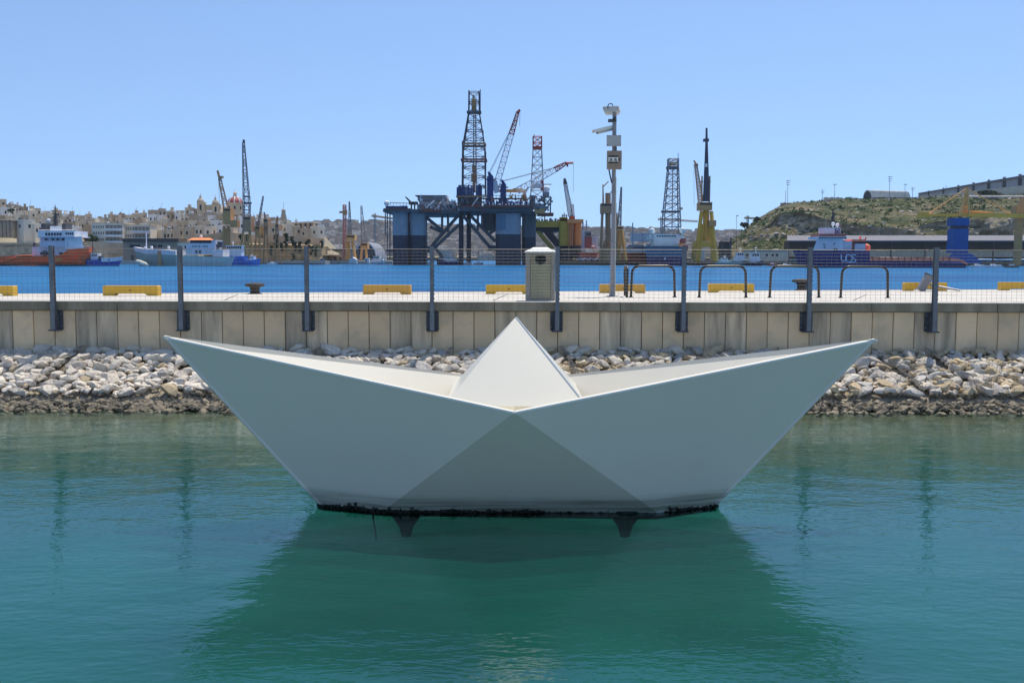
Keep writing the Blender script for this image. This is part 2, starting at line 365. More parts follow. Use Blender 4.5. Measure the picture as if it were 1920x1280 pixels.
wall = thing('quay_wall', 'long limestone-faced quay wall with grey coping below the wire fence', 'wall', (0, YW+.3, 0))
b = MB(); b.box(-32, 42, YW+.03, YC+.1, -.6, ZB+.0); b.build('core', M['joint'], wall)
zb0 = .55
i = -14
while True:
    p0 = 24+39.3*i; p1 = p0+39.3
    x0 = W(p0, 620, YW).x; x1 = W(p1, 620, YW).x
    if p0 > 2350: break
    b = MB(); g = .007; t = R.uniform(-.006, .006)
    c = .012
    xa, xb = x0+g, x1-g
    yf = YW+t
    z1 = ZB-.012
    # bevelled slab
    b.add([(xa, yf+c, zb0), (xb, yf+c, zb0), (xb, yf+c, z1), (xa, yf+c, z1), (xa+c, yf, zb0+c), (xb-c, yf, zb0+c), (xb-c, yf, z1-c), (xa+c, yf, z1-c), (xa, yf+.08, zb0), (xb, yf+.08, zb0), (xb, yf+.08, z1), (xa, yf+.08, z1)],
          [(4, 5, 6, 7), (0, 1, 5, 4), (1, 2, 6, 5), (2, 3, 7, 6), (3, 0, 4, 7), (8, 9, 1, 0), (9, 10, 2, 1), (10, 11, 3, 2), (11, 8, 0, 3)])
    b.build('stone_panel', M['panel2'] if (i*7) % 5 in (1, 3) else M['panel'], wall)
    i += 1
for k in range(-3, 12):
    x0 = W(219+236*k, 573, YW-.1).x; x1 = W(219+236*(k+1), 573, YW-.1).x
    b = MB(); t = R.uniform(-.008, .008)
    b.box(x0+.008, x1-.008, YW-.09+t, YC-.002, ZB, ZT-.015)
    cs = b.build('coping_stone', M['coping'], wall)
    b = MB(); b.box(x0+.008, x1-.008, YW-.10+t, YC-.002, ZT-.0148, ZT+.001); b.build('top_face', M['copingtop'], cs)

# rust and water stains below the plates come from the panel material and these thin deposits
# ------------------------------------------------------------------ fence
fence = thing('wire_fence', 'wire mesh fence on grey steel posts bolted to the front of the quay wall', 'fence', (0, YW-.2, 0))
PXT = [-145, 95, 336, 574, 810, 1046, 1284, 1521, 1758, 1996]
ZPT = W(960, 462, YW-.22).z; ZPB = W(960, 621, YW-.22).z
posts = []
yp = YW-.24
post0 = None
def post_mesh(xc, parent):
    b = MB()
    b.box(xc-.05, xc+.04, yp-.012, yp, ZPB+.02, ZPT)                 # front flange
    b.box(xc-.012, xc+.004, yp+.0005, yp+.115, ZPB+.02, ZPT-.002)          # web
    b.box(xc-.04, xc+.03, yp+.1155, yp+.127, ZPB+.02, ZPT-.004)
    return b
def fence_post(px):
    xc = W(px, 465, yp).x
    b = post_mesh(xc, fence)
    po = b.build('post', M['steel'], fence)
    b = MB(); zt = ZB-.004; zl = ZPB
    b.box(xc-.15, xc+.125, YW-.05, YW-.02, zl, zt)
    b.box(xc-.066, xc-.053, yp+.002, YW-.05, zl+.0, zt-.02); b.box(xc+.042, xc+.055, yp+.002, YW-.05, zl, zt-.02)
    b.box(xc-.12, xc+.11, yp-.01, YW-.05, zl-.015, zl+.014)
    bp = b.build('base_plate', M['steeldark'], po)
    b = MB()
    for dx in (-.125, .1):
        for zz in (zl+.08, zt-.08): b.tube((xc+dx, YW-.075, zz), (xc+dx, YW-.05, zz), .018, n=6)
    b.build('anchor_bolt', M['steel'], po)
    b = MB()
    for k in range(11):
        z = ZT+.06+k*.1; b.box(xc+.0405, xc+.052, yp-.004, yp+.03, z, z+.03)
    stuff(b.build('mesh_clips', M['rust'], po))
    return xc
xs = [fence_post(px) for px in PXT]
zt_, zb_ = W(960, 467.5, YW-.22).z, W(960, 563.5, YW-.22).z
NR = 16
for xa, xb in zip(xs, xs[1:]):
    b = MB(); n = 25; y0 = yp+.03
    for k in range(1, n):
        x = xa+.03+(xb-xa-.03)*k/n
        b.tube((x, y0, zb_), (x, y0, zt_), 0.0022, n=4, cap=False)
    for k in range(NR+1):
        z = zb_+(zt_-zb_)*k/NR; b.tube((xa+.06, y0+.006, z), (xb-.06, y0+.006, z), 0.0022 if k < NR else .006, n=4, cap=False)
    b.build('mesh_panel', M['wire'], fence)

# ------------------------------------------------------------------ gabion bank
bank = thing('stone_revetment', 'sloping bank of loose white stones under wire netting below the quay wall', 'stone bank', (0, 21, 0))
ZTOE = .30
def bz(y):                              # profile of the bank
    return interp([(19.80, -.7), (19.93, -.06), (20.25, .05), (20.62, .12), (20.68, .28), (21.2, .47), (22.58, 1.0), (23, 1.1)], y)
b = MB()
ys = [19.80, 19.93, 20.25, 20.62, 20.68, 21.2, 21.9, 22.6]
nx = 90
vs = [(-30+72*i/nx, y, bz(y)-.12+.03*noise.noise(Vector((i*.9, y*3, 0)))) for y in ys for i in range(nx+1)]
fs = [(r*(nx+1)+i, r*(nx+1)+i+1, (r+1)*(nx+1)+i+1, (r+1)*(nx+1)+i) for r in range(len(ys)-1) for i in range(nx)]
b.add(vs, fs); b.build('rubble_bed', M['bed'], bank)
import bmesh
def rock_mesh(seed, round_=0.5, n=22):
    rg = random.Random(seed); bm = bmesh.new()
    for _ in range(n):
        v = Vector((rg.gauss(0, 1), rg.gauss(0, 1), rg.gauss(0, 1))).normalized()
        if rg.random() > round_: v = Vector([max(-.72, min(.72, c*1.15)) for c in v])*1.1
        v *= rg.uniform(.9, 1.04); bm.verts.new(v)
    r = bmesh.ops.convex_hull(bm, input=bm.verts)
    for v in list(bm.verts):
        if not v.link_faces: bm.verts.remove(v)
    bm.normal_update()
    vs = [tuple(v.co) for v in bm.verts]; bm.verts.index_update(); fs = [tuple(v.index for v in f.verts) for f in bm.faces]; bm.free()
    return vs, fs
ROCKS = [rock_mesh(100+i, 1.0 if i < 7 else .55, 34 if i < 7 else 20) for i in range(14)]
sm = {'W': M['stoneW'], 'G': M['stoneG'], 'Y': M['stoneY'], 'D': M['stoneD']}
rock_me = {}
for i, (v, f) in enumerate(ROCKS):
    for k in sm:
        me = bpy.data.meshes.new('stone'); me.from_pydata(v, [], f); me.update(); me.materials.append(sm[k]); rock_me[(i, k)] = me
        if i < 7 and k != 'Y': me.polygons.foreach_set('use_smooth', [False]*len(f))
cand = []
nrm = Vector((0, -.36, .93)).normalized()
def toPix(v):
    d = v-Vector((0, 0, CAMH)); z = d.dot(fw); return 960+F*d.dot(rt)/z, 640-F*d.dot(up)/z
SEAMS = [W(p, 700, 21.5).x for p in (-150, 95, 330, 560, 820, 1080, 1330, 1560, 1690, 1795, 1990)]
rows = []
y = 22.5
while y > 19.9:
    lower = y < 20.66
    stp = .12 if lower else .15
    x = -13.6+R.random()*.2
    while x < 14:
        big = R.random()
        r = R.uniform(.06, .10) if lower else (R.uniform(.07, .11) if big < .55 else R.uniform(.11, .16) if big < .9 else R.uniform(.16, .21))
        yy = y+R.uniform(-.07, .07)
        seam = any(abs(x-s-(yy-21.5)*(.25 if x < 0 else -.25)) < .09 for s in SEAMS)
        if not (seam and not lower):
            cand.append((x+R.uniform(-.04, .04), yy, r, lower))
        x += r*R.uniform(1.4, 1.75)
    y -= stp*R.uniform(.85, 1.1)
items = []
for x, y, r, lower in cand:
    wet = y < 20.5 or (lower and R.random() < .75)
    q = R.random()
    if wet: k = 'D'
    elif lower: k = 'Y' if q < .2 else 'D'
    elif x < 1: k = 'W' if q < .78 else 'G' if q < .94 else 'Y'
    else: k = 'W' if q < .36 else 'G' if q < .66 else 'Y'
    ri = R.randrange(0, 7) if x < 1 and R.random() < .8 else R.randrange(7, 14)
    el = R.uniform(.95, 1.35)
    rot = Matrix.Rotation(R.uniform(-.5, .5), 3, 'X') @ Matrix.Rotation(R.uniform(-.6, .6), 3, 'Y') @ Matrix.Rotation(R.uniform(0, 6.28), 3, 'Z')
    sc = (r*el*1.15, r/el*1.2, r*R.uniform(.5, .7))
    loc = Vector((x, y, bz(y)+R.uniform(-.03, .03)))
    px, py = toPix(loc)
    vis = 0 < px < 1920 and not (330 < px < 1610 and py > 640+abs(px-965)*(-.05)+95-abs(px-965)*.09)
    items.append((vis*r, ri, k, loc, rot, sc))
items.sort(key=lambda t: -t[0])
bw = world_loc(bank)
for t in items[:300]:
    o = bpy.data.objects.new('stone', rock_me[(t[1], t[2])]); COL.objects.link(o); o.parent = bank
    o.matrix_local = Matrix.Translation(t[3]-bw) @ t[4].to_4x4() @ Matrix.Diagonal((*t[5], 1))
vs = []; fs = []; mi = []; ks = list(sm)
for t in items[300:]:
    v, f = ROCKS[t[1]]; o = len(vs)
    for p in v:
        q = t[4] @ Vector((p[0]*t[5][0], p[1]*t[5][1], p[2]*t[5][2])); vs.append(tuple(q+t[3]-bw))
    fs += [tuple(i+o for i in g) for g in f]; mi += [ks.index(t[2])]*len(f)
me = bpy.data.meshes.new('loose_stones'); me.from_pydata(vs, [], fs); me.update()
for k in ks: me.materials.append(sm[k])
me.polygons.foreach_set('material_index', mi)
o = bpy.data.objects.new('loose_stones', me); COL.objects.link(o); o.parent = bank; stuff(o)
# hexagonal wire netting
b = MB(); px_, py_ = .115, .10
def nz(x, y): return bz(y)+.10+.05*noise.noise(Vector((x*2.5, y*2.5, 3)))
yy = 19.95; r = 0
while yy < 22.3:
    x = -12.5+(r % 2)*px_/2
    dn = .9 if yy < 20.75 else .28
    while x < 12.5:
        pxx, pyy = toPix(Vector((x, yy, bz(yy))))
        if not (430 < pxx < 1500 and pyy > 700) and noise.noise(Vector((x*.9, yy*1.2, 9))) < dn-.35:
            j = lambda: R.uniform(-.012, .012)
            p = Vector((x+j(), yy, nz(x, yy))); q = Vector((x+j(), yy+py_*.45, nz(x, yy+py_*.45)))
            b.tube(p, q, .003, n=3, cap=False)
            for sgn in (-1, 1):
                xx = x+sgn*px_/2; y2 = yy+py_; b.tube(q, (xx, y2, nz(xx, y2)), .003, n=3, cap=False)
        x += px_
    yy += py_; r += 1
stuff(b.build('wire_netting', M['wire'], bank))
for s in SEAMS:
    b = MB(); pts = []
    for k in range(18):
        y = 20.7+1.8*k/17; x = s+(y-21.5)*(.25 if s < 0 else -.25)+R.uniform(-.02, .02); pts.append((x, y, bz(y)+.10+R.uniform(-.02, .02)))
    for d in (-.03, .02):
        b.path([(p[0]+d+R.uniform(-.015, .015), p[1], p[2]+R.uniform(0, .03)) for p in pts], .008, n=4)
    for p in pts: b.tube((p[0]-.05, p[1]-.04, p[2]-.01), (p[0]+.05, p[1]+.05, p[2]+.01), .006, n=4)
    b.build('wire_seam', M['wire'], bank)

# ------------------------------------------------------------------ the paper boat
def hull_material():
    m = bpy.data.materials.new('boat_sheet'); m.use_nodes = True; t = m.node_tree; N = t.nodes.new; L = t.links.new; p = t.nodes['Principled BSDF']
    p.inputs['Roughness'].default_value = .30; p.inputs['Specular IOR Level'].default_value = .5
    tc = N('ShaderNodeTexCoord'); sx = N('ShaderNodeSeparateXYZ'); L(tc.outputs['Object'], sx.inputs[0])
    n = N('ShaderNodeTexNoise'); n.inputs['Scale'].default_value = 1.2; n.inputs['Detail'].default_value = 8; n.inputs['Roughness'].default_value = .65; L(tc.outputs['Object'], n.inputs['Vector'])
    r = N('ShaderNodeValToRGB'); r.color_ramp.elements[0].color = (.68, .64, .53, 1); r.color_ramp.elements[1].color = (.74, .70, .585, 1); L(n.outputs[0], r.inputs[0])
    # tide stain
    mp = N('ShaderNodeMapping'); mp.inputs['Scale'].default_value = (.8, .8, 26); L(tc.outputs['Object'], mp.inputs[0])
    n2 = N('ShaderNodeTexNoise'); n2.inputs['Scale'].default_value = 1; n2.inputs['Detail'].default_value = 5; L(mp.outputs[0], n2.inputs['Vector'])
    n3 = N('ShaderNodeTexNoise'); n3.inputs['Scale'].default_value = 2.2; n3.inputs['Detail'].default_value = 4; L(tc.outputs['Object'], n3.inputs['Vector'])
    ad = N('ShaderNodeMath'); ad.operation = 'MULTIPLY_ADD'; ad.inputs[1].default_value = .06; L(n3.outputs[0], ad.inputs[0]); L(sx.outputs['Z'], ad.inputs[2])
    mr = N('ShaderNodeMapRange'); mr.inputs[1].default_value = .17; mr.inputs[2].default_value = .29; mr.inputs[3].default_value = 1; mr.inputs[4].default_value = 0; L(ad.outputs[0], mr.inputs[0])
    r2 = N('ShaderNodeValToRGB'); r2.color_ramp.elements[0].position = .35; r2.color_ramp.elements[1].position = .62
    r2.color_ramp.elements[0].color = (.92, .92, .92, 1); r2.color_ramp.elements[1].color = (.35, .35, .35, 1); L(n2.outputs[0], r2.inputs[0])
    mu = N('ShaderNodeMath'); mu.operation = 'MULTIPLY'; L(mr.outputs[0], mu.inputs[0]); L(r2.outputs[0], mu.inputs[1])
    mx = N('ShaderNodeMix'); mx.data_type = 'RGBA'; L(mu.outputs[0], mx.inputs['Factor']); L(r.outputs[0], mx.inputs['A']); mx.inputs['B'].default_value = (.17, .155, .10, 1)
    L(mx.outputs['Result'], p.inputs['Base Color']); return m
HM = hull_material()
EL = G(596, 945, .03); ER = G(1346, 945, .03); yc = (EL.y+ER.y)/2
EL = W(596, 945, yc); ER = W(1346, 946, yc)
TL = W(305, 631, yc); TR = W(1643, 637, yc)
# near rim middle: same height as the far rim middle
best = None
for k in range(400):
    dn = .9+k*.003; a = W(965, 773, yc-dn); c = W(967, 715, yc+dn)
    e = abs(a.z-c.z)
    if best is None or e < best[0]: best = (e, dn, a, c)
_, dn, RN, RF = best
nL = (TL-RN).cross(EL-RN); nR = (TR-RN).cross(ER-RN)
BL = on_plane(720, 956, RN, nL); BR = on_plane(1235, 962, RN, nR)
print('BOAT', yc, dn, RN, EL, TL, BL, BR)
boat = thing('paper_boat_sculpture', 'huge white folded paper boat sculpture standing in the green inlet water', 'boat sculpture', (0, yc, 0))
mir = lambda p: Vector((p.x, 2*yc-p.y, p.z))
mid = Vector((0, yc, 1.0))
def sheet(name, pts, parent, m=HM, th=.045):
    pts = [Vector(p) for p in pts]; n = (pts[1]-pts[0]).cross(pts[2]-pts[0]).normalized()
    c = sum(pts, Vector())/len(pts)
    if n.dot(Vector((mid.x, mid.y, 1.6))-c) < 0: n = -n
    b = MB(); b.prism(pts, n*th); return b.build(name, m, parent)
ext = lambda p, d=.10: Vector((p.x*(1-d*.12), p.y, p.z-d))
sheet('side_panel', [TL, RN, BL, EL], boat); sheet('side_panel', [TR, ER, BR, RN], boat)
sheet('keel_panel', [RN+Vector((0, .002, -.002)), BR, BL], boat)
sheet('side_panel', [mir(p) for p in (TL, RN, BL, EL)], boat); sheet('side_panel', [mir(p) for p in (TR, ER, BR, RN)], boat)
sheet('keel_panel', [mir(p)+Vector((0, -.002, -.002)) for p in (RN, BR, BL)], boat)
# level bright top edge of the near and far rims
def rim(a, c, sgn):
    inn = Vector((0, sgn, 0)); b = MB(); w_ = .085 if sgn > 0 else .036
    a2 = a+Vector((0, 0, .004)); c2 = c+Vector((0, 0, .004))
    b.prism([a2, c2, c2+inn*w_*1.3, a2+inn*w_*.25], (0, 0, -.02)); b.build('rim_edge', M['white'], boat)
rim(TL, RN, 1); rim(RN, TR, 1); rim(mir(TL), mir(RN), -1); rim(mir(RN), mir(TR), -1)
b = MB(); hb = [EL, BL, BR, ER, mir(BR), mir(BL)]
b.prism([Vector((p.x*.992, p.y, min(p.z, .04)-.012)) for p in hb], (0, 0, -.06)); b.build('bottom', M['mussel'], boat)
b = MB()
for p, q in ((EL, BL), (BL, BR), (BR, ER)):
    L_ = (q-p).length; n = int(L_/.013)
    for k in range(n):
        t = R.random(); c = p.lerp(q, t); h = .03+.05*max(0, noise.noise(Vector((c.x*2.2, 5, 0)))+.15)*(.6+.8*max(0, noise.noise(Vector((c.x*9, 2, 0)))+.3))
        if R.random() < .05: h += .06
        for _ in range(2):
            r = R.uniform(.008, .02); z = c.z-.03+R.random()*h
            s_ = Vector((c.x, c.y-.004-(z-c.z)*.45, z)); b.ball(s_, r, n=5, squash=R.uniform(.7, 1.6)) if False else b.obox(s_, Vector((R.uniform(-1, 1), R.uniform(-1, 1), R.uniform(-1, 1))).normalized()*r, Vector((R.uniform(-1, 1), R.uniform(-1, 1), R.uniform(-1, 1))).normalized()*r, Vector((R.uniform(-1, 1), R.uniform(-1, 1), R.uniform(-1, 1))).normalized()*r)
stuff(b.build('mussel_growth', M['mussel'], boat))
for px in (752, 1182):
    c = G(px, 975, 0); b = MB(); b.lathe([(.06, -.34), (.09, -.22), (.16, -.12), (.24, -.03), (.24, .02)], (c.x, yc-.1, 0), 10); b.build('support_column', M['algae'], boat, smooth=False)
b = MB(); c = G(700, 962, 0); b.sweep([(c.x, c.y, .08), (c.x-.005, c.y, -.05), (c.x+.04, c.y-.05, -.3)], .012, 5); b.build('mooring_line', M['mussel'], boat)
# inner fold panels running from the rims down to the keel line
KC = Vector((RN.x, yc, .12))
def inner(a, c):
    b = MB(); c = Vector(c); a = Vector(a); inn = Vector((0, .049 if c.y < yc else -.049, -.004)); b.prism([a+inn*.3, c+inn, KC], Vector((0, 0, -.02))); b.build('inner_panel', HM, boat)
for a_ in (TL, TR):
    inner(a_, RN); inner(a_, mir(RN))
# the sail
AP = W(967, 594, yc)
def down(px, py, z):
    q = W(px, py, yc); k = (z-AP.z)/(q.z-AP.z); return AP+(q-AP)*k
YS = yc-.93; pl = W(845, 745, YS); pr_ = W(1087, 745, YS)
SLft = AP+(pl-AP)*1.1; SRgt = AP+(pr_-AP)*1.1
low = SLft.lerp(SRgt, .5); b = MB()
l2, r2, w2 = mir(SLft), mir(SRgt), mir(low)
b.add([AP, SLft, low, SRgt, r2, w2, l2], [(0, 1, 2, 3), (0, 3, 4), (0, 4, 5, 6), (0, 6, 1)])
sail = b.build('sail', HM, boat)
b = MB(); b.tube(AP+Vector((.004, -.006, -.004)), SRgt+Vector((.006, -.006, 0)), .011, n=4); b.build('fold_edge', M['white'], sail)

# ------------------------------------------------------------------ things on the pier
# yellow wheel stops
STOPS = [(-68, 24, 536, 554.5, 'at the left edge of the picture'), (193, 296, 535.7, 554.3, ''), (681, 770, 534.5, 552, ''), (911, 998, 534, 551, ''), (1125, 1210, 533, 549.5, ''), (1330, 1414, 532, 548.5, ''), (1697, 1776, 530, 545.5, ''), (1877, 1956, 529, 544.5, '')]
SLAB = ['yellow quay stop farthest left, cut by the picture edge', 'clean bright yellow quay stop between the first two fence posts', 'faded orange-yellow quay stop with pale worn end, left of the stone pillar', 'yellow quay stop touching the left side of the stone pillar', 'scuffed yellow quay stop behind the camera pole', 'yellow quay stop seen through the middle bicycle rack', 'yellow quay stop behind the broken leaning lamp', 'yellow quay stop farthest right, cut by the picture edge']
for (p0, p1, pt, pb, _), lab in zip(STOPS, SLAB):
    c = Dk((p0+p1)/2, pb); L_ = (p1-p0)*c.y/F; h = (pb-pt)*c.y/F
    fy = c.y+.35
    t = thing('wheel_stop', lab, 'quay stop', (c.x, c.y+.15, deckz(c.y)), 'yellow stops along the quay edge')
    x0, x1 = c.x-L_/2, c.x+L_/2; z0 = deckz(c.y); zt = z0+h; n = L_*.22; k = .02; g = h*.22
    prof = [(x0, z0), (x0+n-.04, z0), (x0+n+.02, z0+g), (x1-n-.02, z0+g), (x1-n+.04, z0), (x1, z0), (x1, zt-k), (x1-k, zt), (x0+k, zt), (x0, zt-k)]
    b = MB(); b.prism([(x, c.y, z) for x, z in prof], (0, .28, 0)); worn = 'faded' in lab or 'scuffed' in lab
    bb = b.build('block', M['yellowworn'] if worn else M['yellow'], t)
    b = MB(); b.tube((c.x, c.y-.006, z0+h*.55), (c.x, c.y+.02, z0+h*.55), .022, n=8); b.build('lifting_hole', M['joint'], t)
# mooring bollards
for px, pb, lab in ((478, 551, 'low brown iron mooring bollard left of the faded quay stop'), (1503, 544, 'brown iron mooring bollard behind the third bicycle rack')):
    c = Dk(px, pb); s = c.y/F
    t = thing('mooring_bollard', lab, 'bollard', (c.x, c.y, deckz(c.y)), 'iron mooring bollards')
    z = deckz(c.y); b = MB(); b.lathe([(13*s, 0), (13*s, 1.2*s), (9*s, 2*s), (8.5*s, 8*s), (10*s, 13*s)], (c.x, c.y, z), 14); b.build('neck', M['bollard'], t)
    b = MB(); b.lathe([(10*s, 13*s), (18*s, 15*s), (18.5*s, 17*s), (17*s, 19.5*s), (6*s, 21*s)], (c.x, c.y, z), 16); b.build('cap', M['bollard'], t)
# bicycle racks
RK = [(1183, 1264, 557, 498.5, 'black hoop bicycle rack between the camera pole and a fence post'), (1311, 1397, 557.5, 499, 'black hoop bicycle rack framing a yellow quay stop'), (1443, 1533, 557.5, 499, 'black hoop bicycle rack in front of the right bollard'), (1576, 1662, 558, 500, 'rightmost black hoop bicycle rack with only sea behind it')]
for p0, p1, pb, pt, lab in RK:
    a = Dk(p0, pb); c = Dk(p1, pb); s = a.y/F; h = (pb-pt)*s; r = 14*s; tz = deckz(a.y); rr = .034
    t = thing('bicycle_rack', lab, 'bike rack', ((a.x+c.x)/2, a.y, tz), 'black bicycle racks on the pier')
    pts = [(a.x, a.y, tz)]
    for k in range(9): q = pi-k*pi/16; pts.append((a.x+.06*0+r+r*cos(q)+.02, a.y, tz+h-r+r*sin(q)))
    for k in range(9): q = pi/2-k*pi/16; pts.append((c.x-r+r*cos(q)-.02, a.y, tz+h-r+r*sin(q)))
    pts.append((c.x, a.y, tz)); b = MB(); b.sweep(pts, rr, 10); b.build('hoop', M['black'], t, smooth=True)
    for e in (a, c):
        b = MB(); b.lathe([(.06, 0), (.06, .012), (.04, .02)], (e.x, a.y, tz), 10); b.build('foot_flange', M['black'], t)
a = Dk(1176, 557.5); s = a.y/F; tz = deckz(a.y); h = 58*s
t = thing('bicycle_rack', 'black bicycle rack seen end-on just right of the camera pole', 'bike rack', (a.x, a.y, tz), 'black bicycle racks on the pier')
pts = [(a.x-.01, a.y, tz)]
for k in range(9): q = pi-k*pi/16; pts.append((a.x+.0, a.y+.2+.2*cos(q), tz+h-.2+.2*sin(q)))
for k in range(9): q = pi/2-k*pi/16; pts.append((a.x+.06, a.y+1.0+.2*cos(q), tz+h-.2+.2*sin(q)))
pts.append((a.x+.075, a.y+1.2, tz)); b = MB(); b.sweep(pts, .034, 10); b.build('hoop', M['black'], t, smooth=True)

# stone service pillar
Yp = YC-.02
A = At(Yp)
pil = thing('service_pillar', 'square stone service pillar with white cap and round dark opening', 'pillar', (A.p(1013, 564).x, Yp+.35, ZT))
zt = A.p(1013, 474).z; x0, x1 = A.p(986, 520).x, A.p(1041, 520).x; dp = x1-x0
e = .09
def frame_pillar():
    b = MB()
    for xa in (x0, x1-e):
        for ya in (Yp, Yp+dp-e): b.box(xa, xa+e, ya, ya+e, ZT+.002, zt)
    b.box(x0+.01, x1-.01, Yp+.01, Yp+dp-.01, zt-.05, zt+.001); b.box(x0+.012, x1-.012, Yp+.012, Yp+dp-.012, ZT+.002, ZT+.05)
    return b
frame_pillar().build('corner_frame', M['stonepost'], pil)
b = MB(); b.box(x0+.06, x1-.06, Yp+.07, Yp+dp-.06, ZT+.05, zt-.05); b.build('core_box', M['beige'], pil)
zs = A.p(1013, 494).z
b = MB(); b.box(x0+e+.012, x1-e-.012, Yp+.028, Yp+.066, ZT+.06, zs-.01); db = b.build('door', M['beige'], pil)
for k in range(14):
    z = ZT+.1+k*(zs-ZT-.14)/14; b = MB(); b.box(x0+e+.05, x1-e-.05, Yp+.018, Yp+.0279, z, z+.018); b.build('louvre_slat', M['beige'], db)
nz_ = 5; hz = (zt-.05-zs)/nz_
for k in range(nz_):
    b = MB(); z = zs+k*hz; cx = (x0+x1)/2; cz = (zs+zt-.05)/2+.005; rr = .125
    # slat split around the round hole
    zm = z+hz/2; ww = math.sqrt(max(0, rr*rr-(zm-cz)**2)) if abs(zm-cz) < rr else 0
    for xa, xb in ((x0+e+.005, cx-ww), (cx+ww, x1-e-.005)) if ww else ((x0+e+.005, x1-e-.005),): b.box(xa, xb, Yp+.03, Yp+.06, z+.006, z+hz-.006)
    b.build('wooden_slat', M['wood'], pil)
b = MB(); n = 20
vs = []; 
for r_, y_ in ((.13, Yp+.022), (.105, Yp+.022), (.105, Yp+.062), (.13, Yp+.062)):
    for k in range(n): vs.append((cx+r_*cos(2*pi*k/n), y_, cz+r_*sin(2*pi*k/n)))
b.add(vs, [(j*n+k, j*n+(k+1) % n, ((j+1) % 4)*n+(k+1) % n, ((j+1) % 4)*n+k) for j in range(4) for k in range(n)]); b.build('ring', M['steeldark'], pil)
b = MB(); b.tube((cx, Yp+.066, cz), (cx, Yp+.069, cz), .106, n=20); b.build('opening', M['darkblk'], pil)
b = MB(); o_ = .03; b.box(x0-o_, x1+o_, Yp-o_, Yp+dp+o_, zt+.002, zt+.03)
ct = zt+.125; q = dp*.27
b.loft([[(x0-o_, Yp-o_, zt+.03), (x1+o_, Yp-o_, zt+.03), (x1+o_, Yp+dp+o_, zt+.03), (x0-o_, Yp+dp+o_, zt+.03)], [(x0+q, Yp+q, ct), (x1-q, Yp+q, ct), (x1-q, Yp+dp-q, ct), (x0+q, Yp+dp-q, ct)]])
b.build('cap', M['white'], pil)

# camera pole
c = Dk(1147.5, 556); A = At(c.y); z0 = deckz(c.y); px = 1148; pol = thing('camera_pole', 'tall grey pole carrying two surveillance cameras and two equipment boxes', 'camera pole', (c.x, c.y, z0))
P = A.p
mx = lambda n: A.m(n)
top = P(1149, 201)
def pxx(py): return P(1147.2+1.6*(556-py)/356, py).x
xc = pxx(400)
b = MB(); b.tube((c.x, c.y, z0), (c.x+.01, c.y, P(0, 470).z), mx(4.4), mx(4.2), n=14); b.tube((c.x+.01, c.y, P(0, 470).z), (c.x+.02, c.y, top.z), mx(3.9), n=14); b.build('shaft', M['pole'], pol, smooth=False)
b = MB(); b.tube((c.x+mx(4.9), c.y-.03, z0+.02), (c.x+mx(4.9), c.y-.03, P(0, 330).z), mx(1.1), n=8); b.build('conduit', M['camgrey'], pol)
b = MB(); b.lathe([(.17, 0), (.17, .02), (mx(5.2), .025), (mx(5.2), .12)], (c.x, c.y, z0), 12); b.build('base_flange', M['pole'], pol)
for py in (535, 453, 358):
    b = MB(); b.tube((c.x+.01, c.y, P(0, py).z-.02), (c.x+.01, c.y, P(0, py).z+.02), mx(5.6), n=12); b.build('clamp', M['pole'], pol)
b = MB(); a_ = P(1137.5, 284); d_ = P(1164, 318.5); b.box(a_.x, d_.x, c.y-mx(14), c.y-mx(4), d_.z, a_.z); bx = b.build('equipment_box', M['boxbrown'], pol); bx['label'] = 'lower brown cabinet with warning plate'
yf = c.y-mx(14)
b = MB(); a_ = P(1139.5, 296.5); d_ = P(1157.5, 304.5); b.box(a_.x, d_.x, yf-.012, yf-.0005, d_.z, a_.z); b.build('warning_plate', M['white'], bx)
b = MB()
for q in (P(1139.7, 294.5), P(1139.7, 306.5)): b.box(q.x, q.x+mx(17.5), yf-.01, yf-.0006, q.z-mx(.9), q.z+mx(.9))
q = P(1159, 300.5); b.box(q.x-mx(.8), q.x+mx(1.2), yf-.012, yf-.0006, q.z-mx(2.5), q.z+mx(2.5)); b.build('plate_bracket', M['darkblk'], bx)
for qx in (1144.3, 1152.6):
    b = MB(); q = P(qx, 300.8); r_ = mx(2.9); t3 = [Vector((q.x+r_*cos(a0), yf-.016, q.z-mx(.6)+r_*sin(a0))) for a0 in (pi/2, pi/2+2*pi/3, pi/2+4*pi/3)]
    for i3 in range(3): b.bar(t3[i3], t3[(i3+1) % 3], mx(.75))
    b.bar((q.x, yf-.016, q.z-mx(.3)), (q.x, yf-.016, q.z+mx(.8)), mx(.7)); b.build('warning_symbol', M['darkblk'], bx)
b = MB(); a_ = P(1137, 255); d_ = P(1163.2, 275); b.box(a_.x, d_.x, c.y-mx(12), c.y-mx(4), d_.z, a_.z); bx = b.build('equipment_box', M['boxgrey'], pol)
b = MB()
for qx in (1138.6, 1161.7):
    for qy in (256.6, 273.4): q = P(qx, qy); b.tube((q.x, c.y-mx(12.4), q.z), (q.x, c.y-mx(12), q.z), mx(.8), n=6)
b.build('corner_screw', M['darkblk'], bx)
for pts_, r_ in (([P(1155.5, 284, -.1), P(1155.3, 280, -.1), P(1155.3, 275, -.1)], 1.2), ([P(1142, 318, -.1), P(1143.5, 327, -.09), P(1147, 343, -.08)], 1.3), ([P(1139.5, 203, -.05), P(1140, 198, -.06), P(1143, 194.5, -.06), P(1147, 194.5, -.05), P(1149, 198, -.04), P(1149, 201, 0)], .9)):
    b = MB(); b.sweep(pts_, mx(r_), 6); b.build('cable', M['darkblk'], pol)
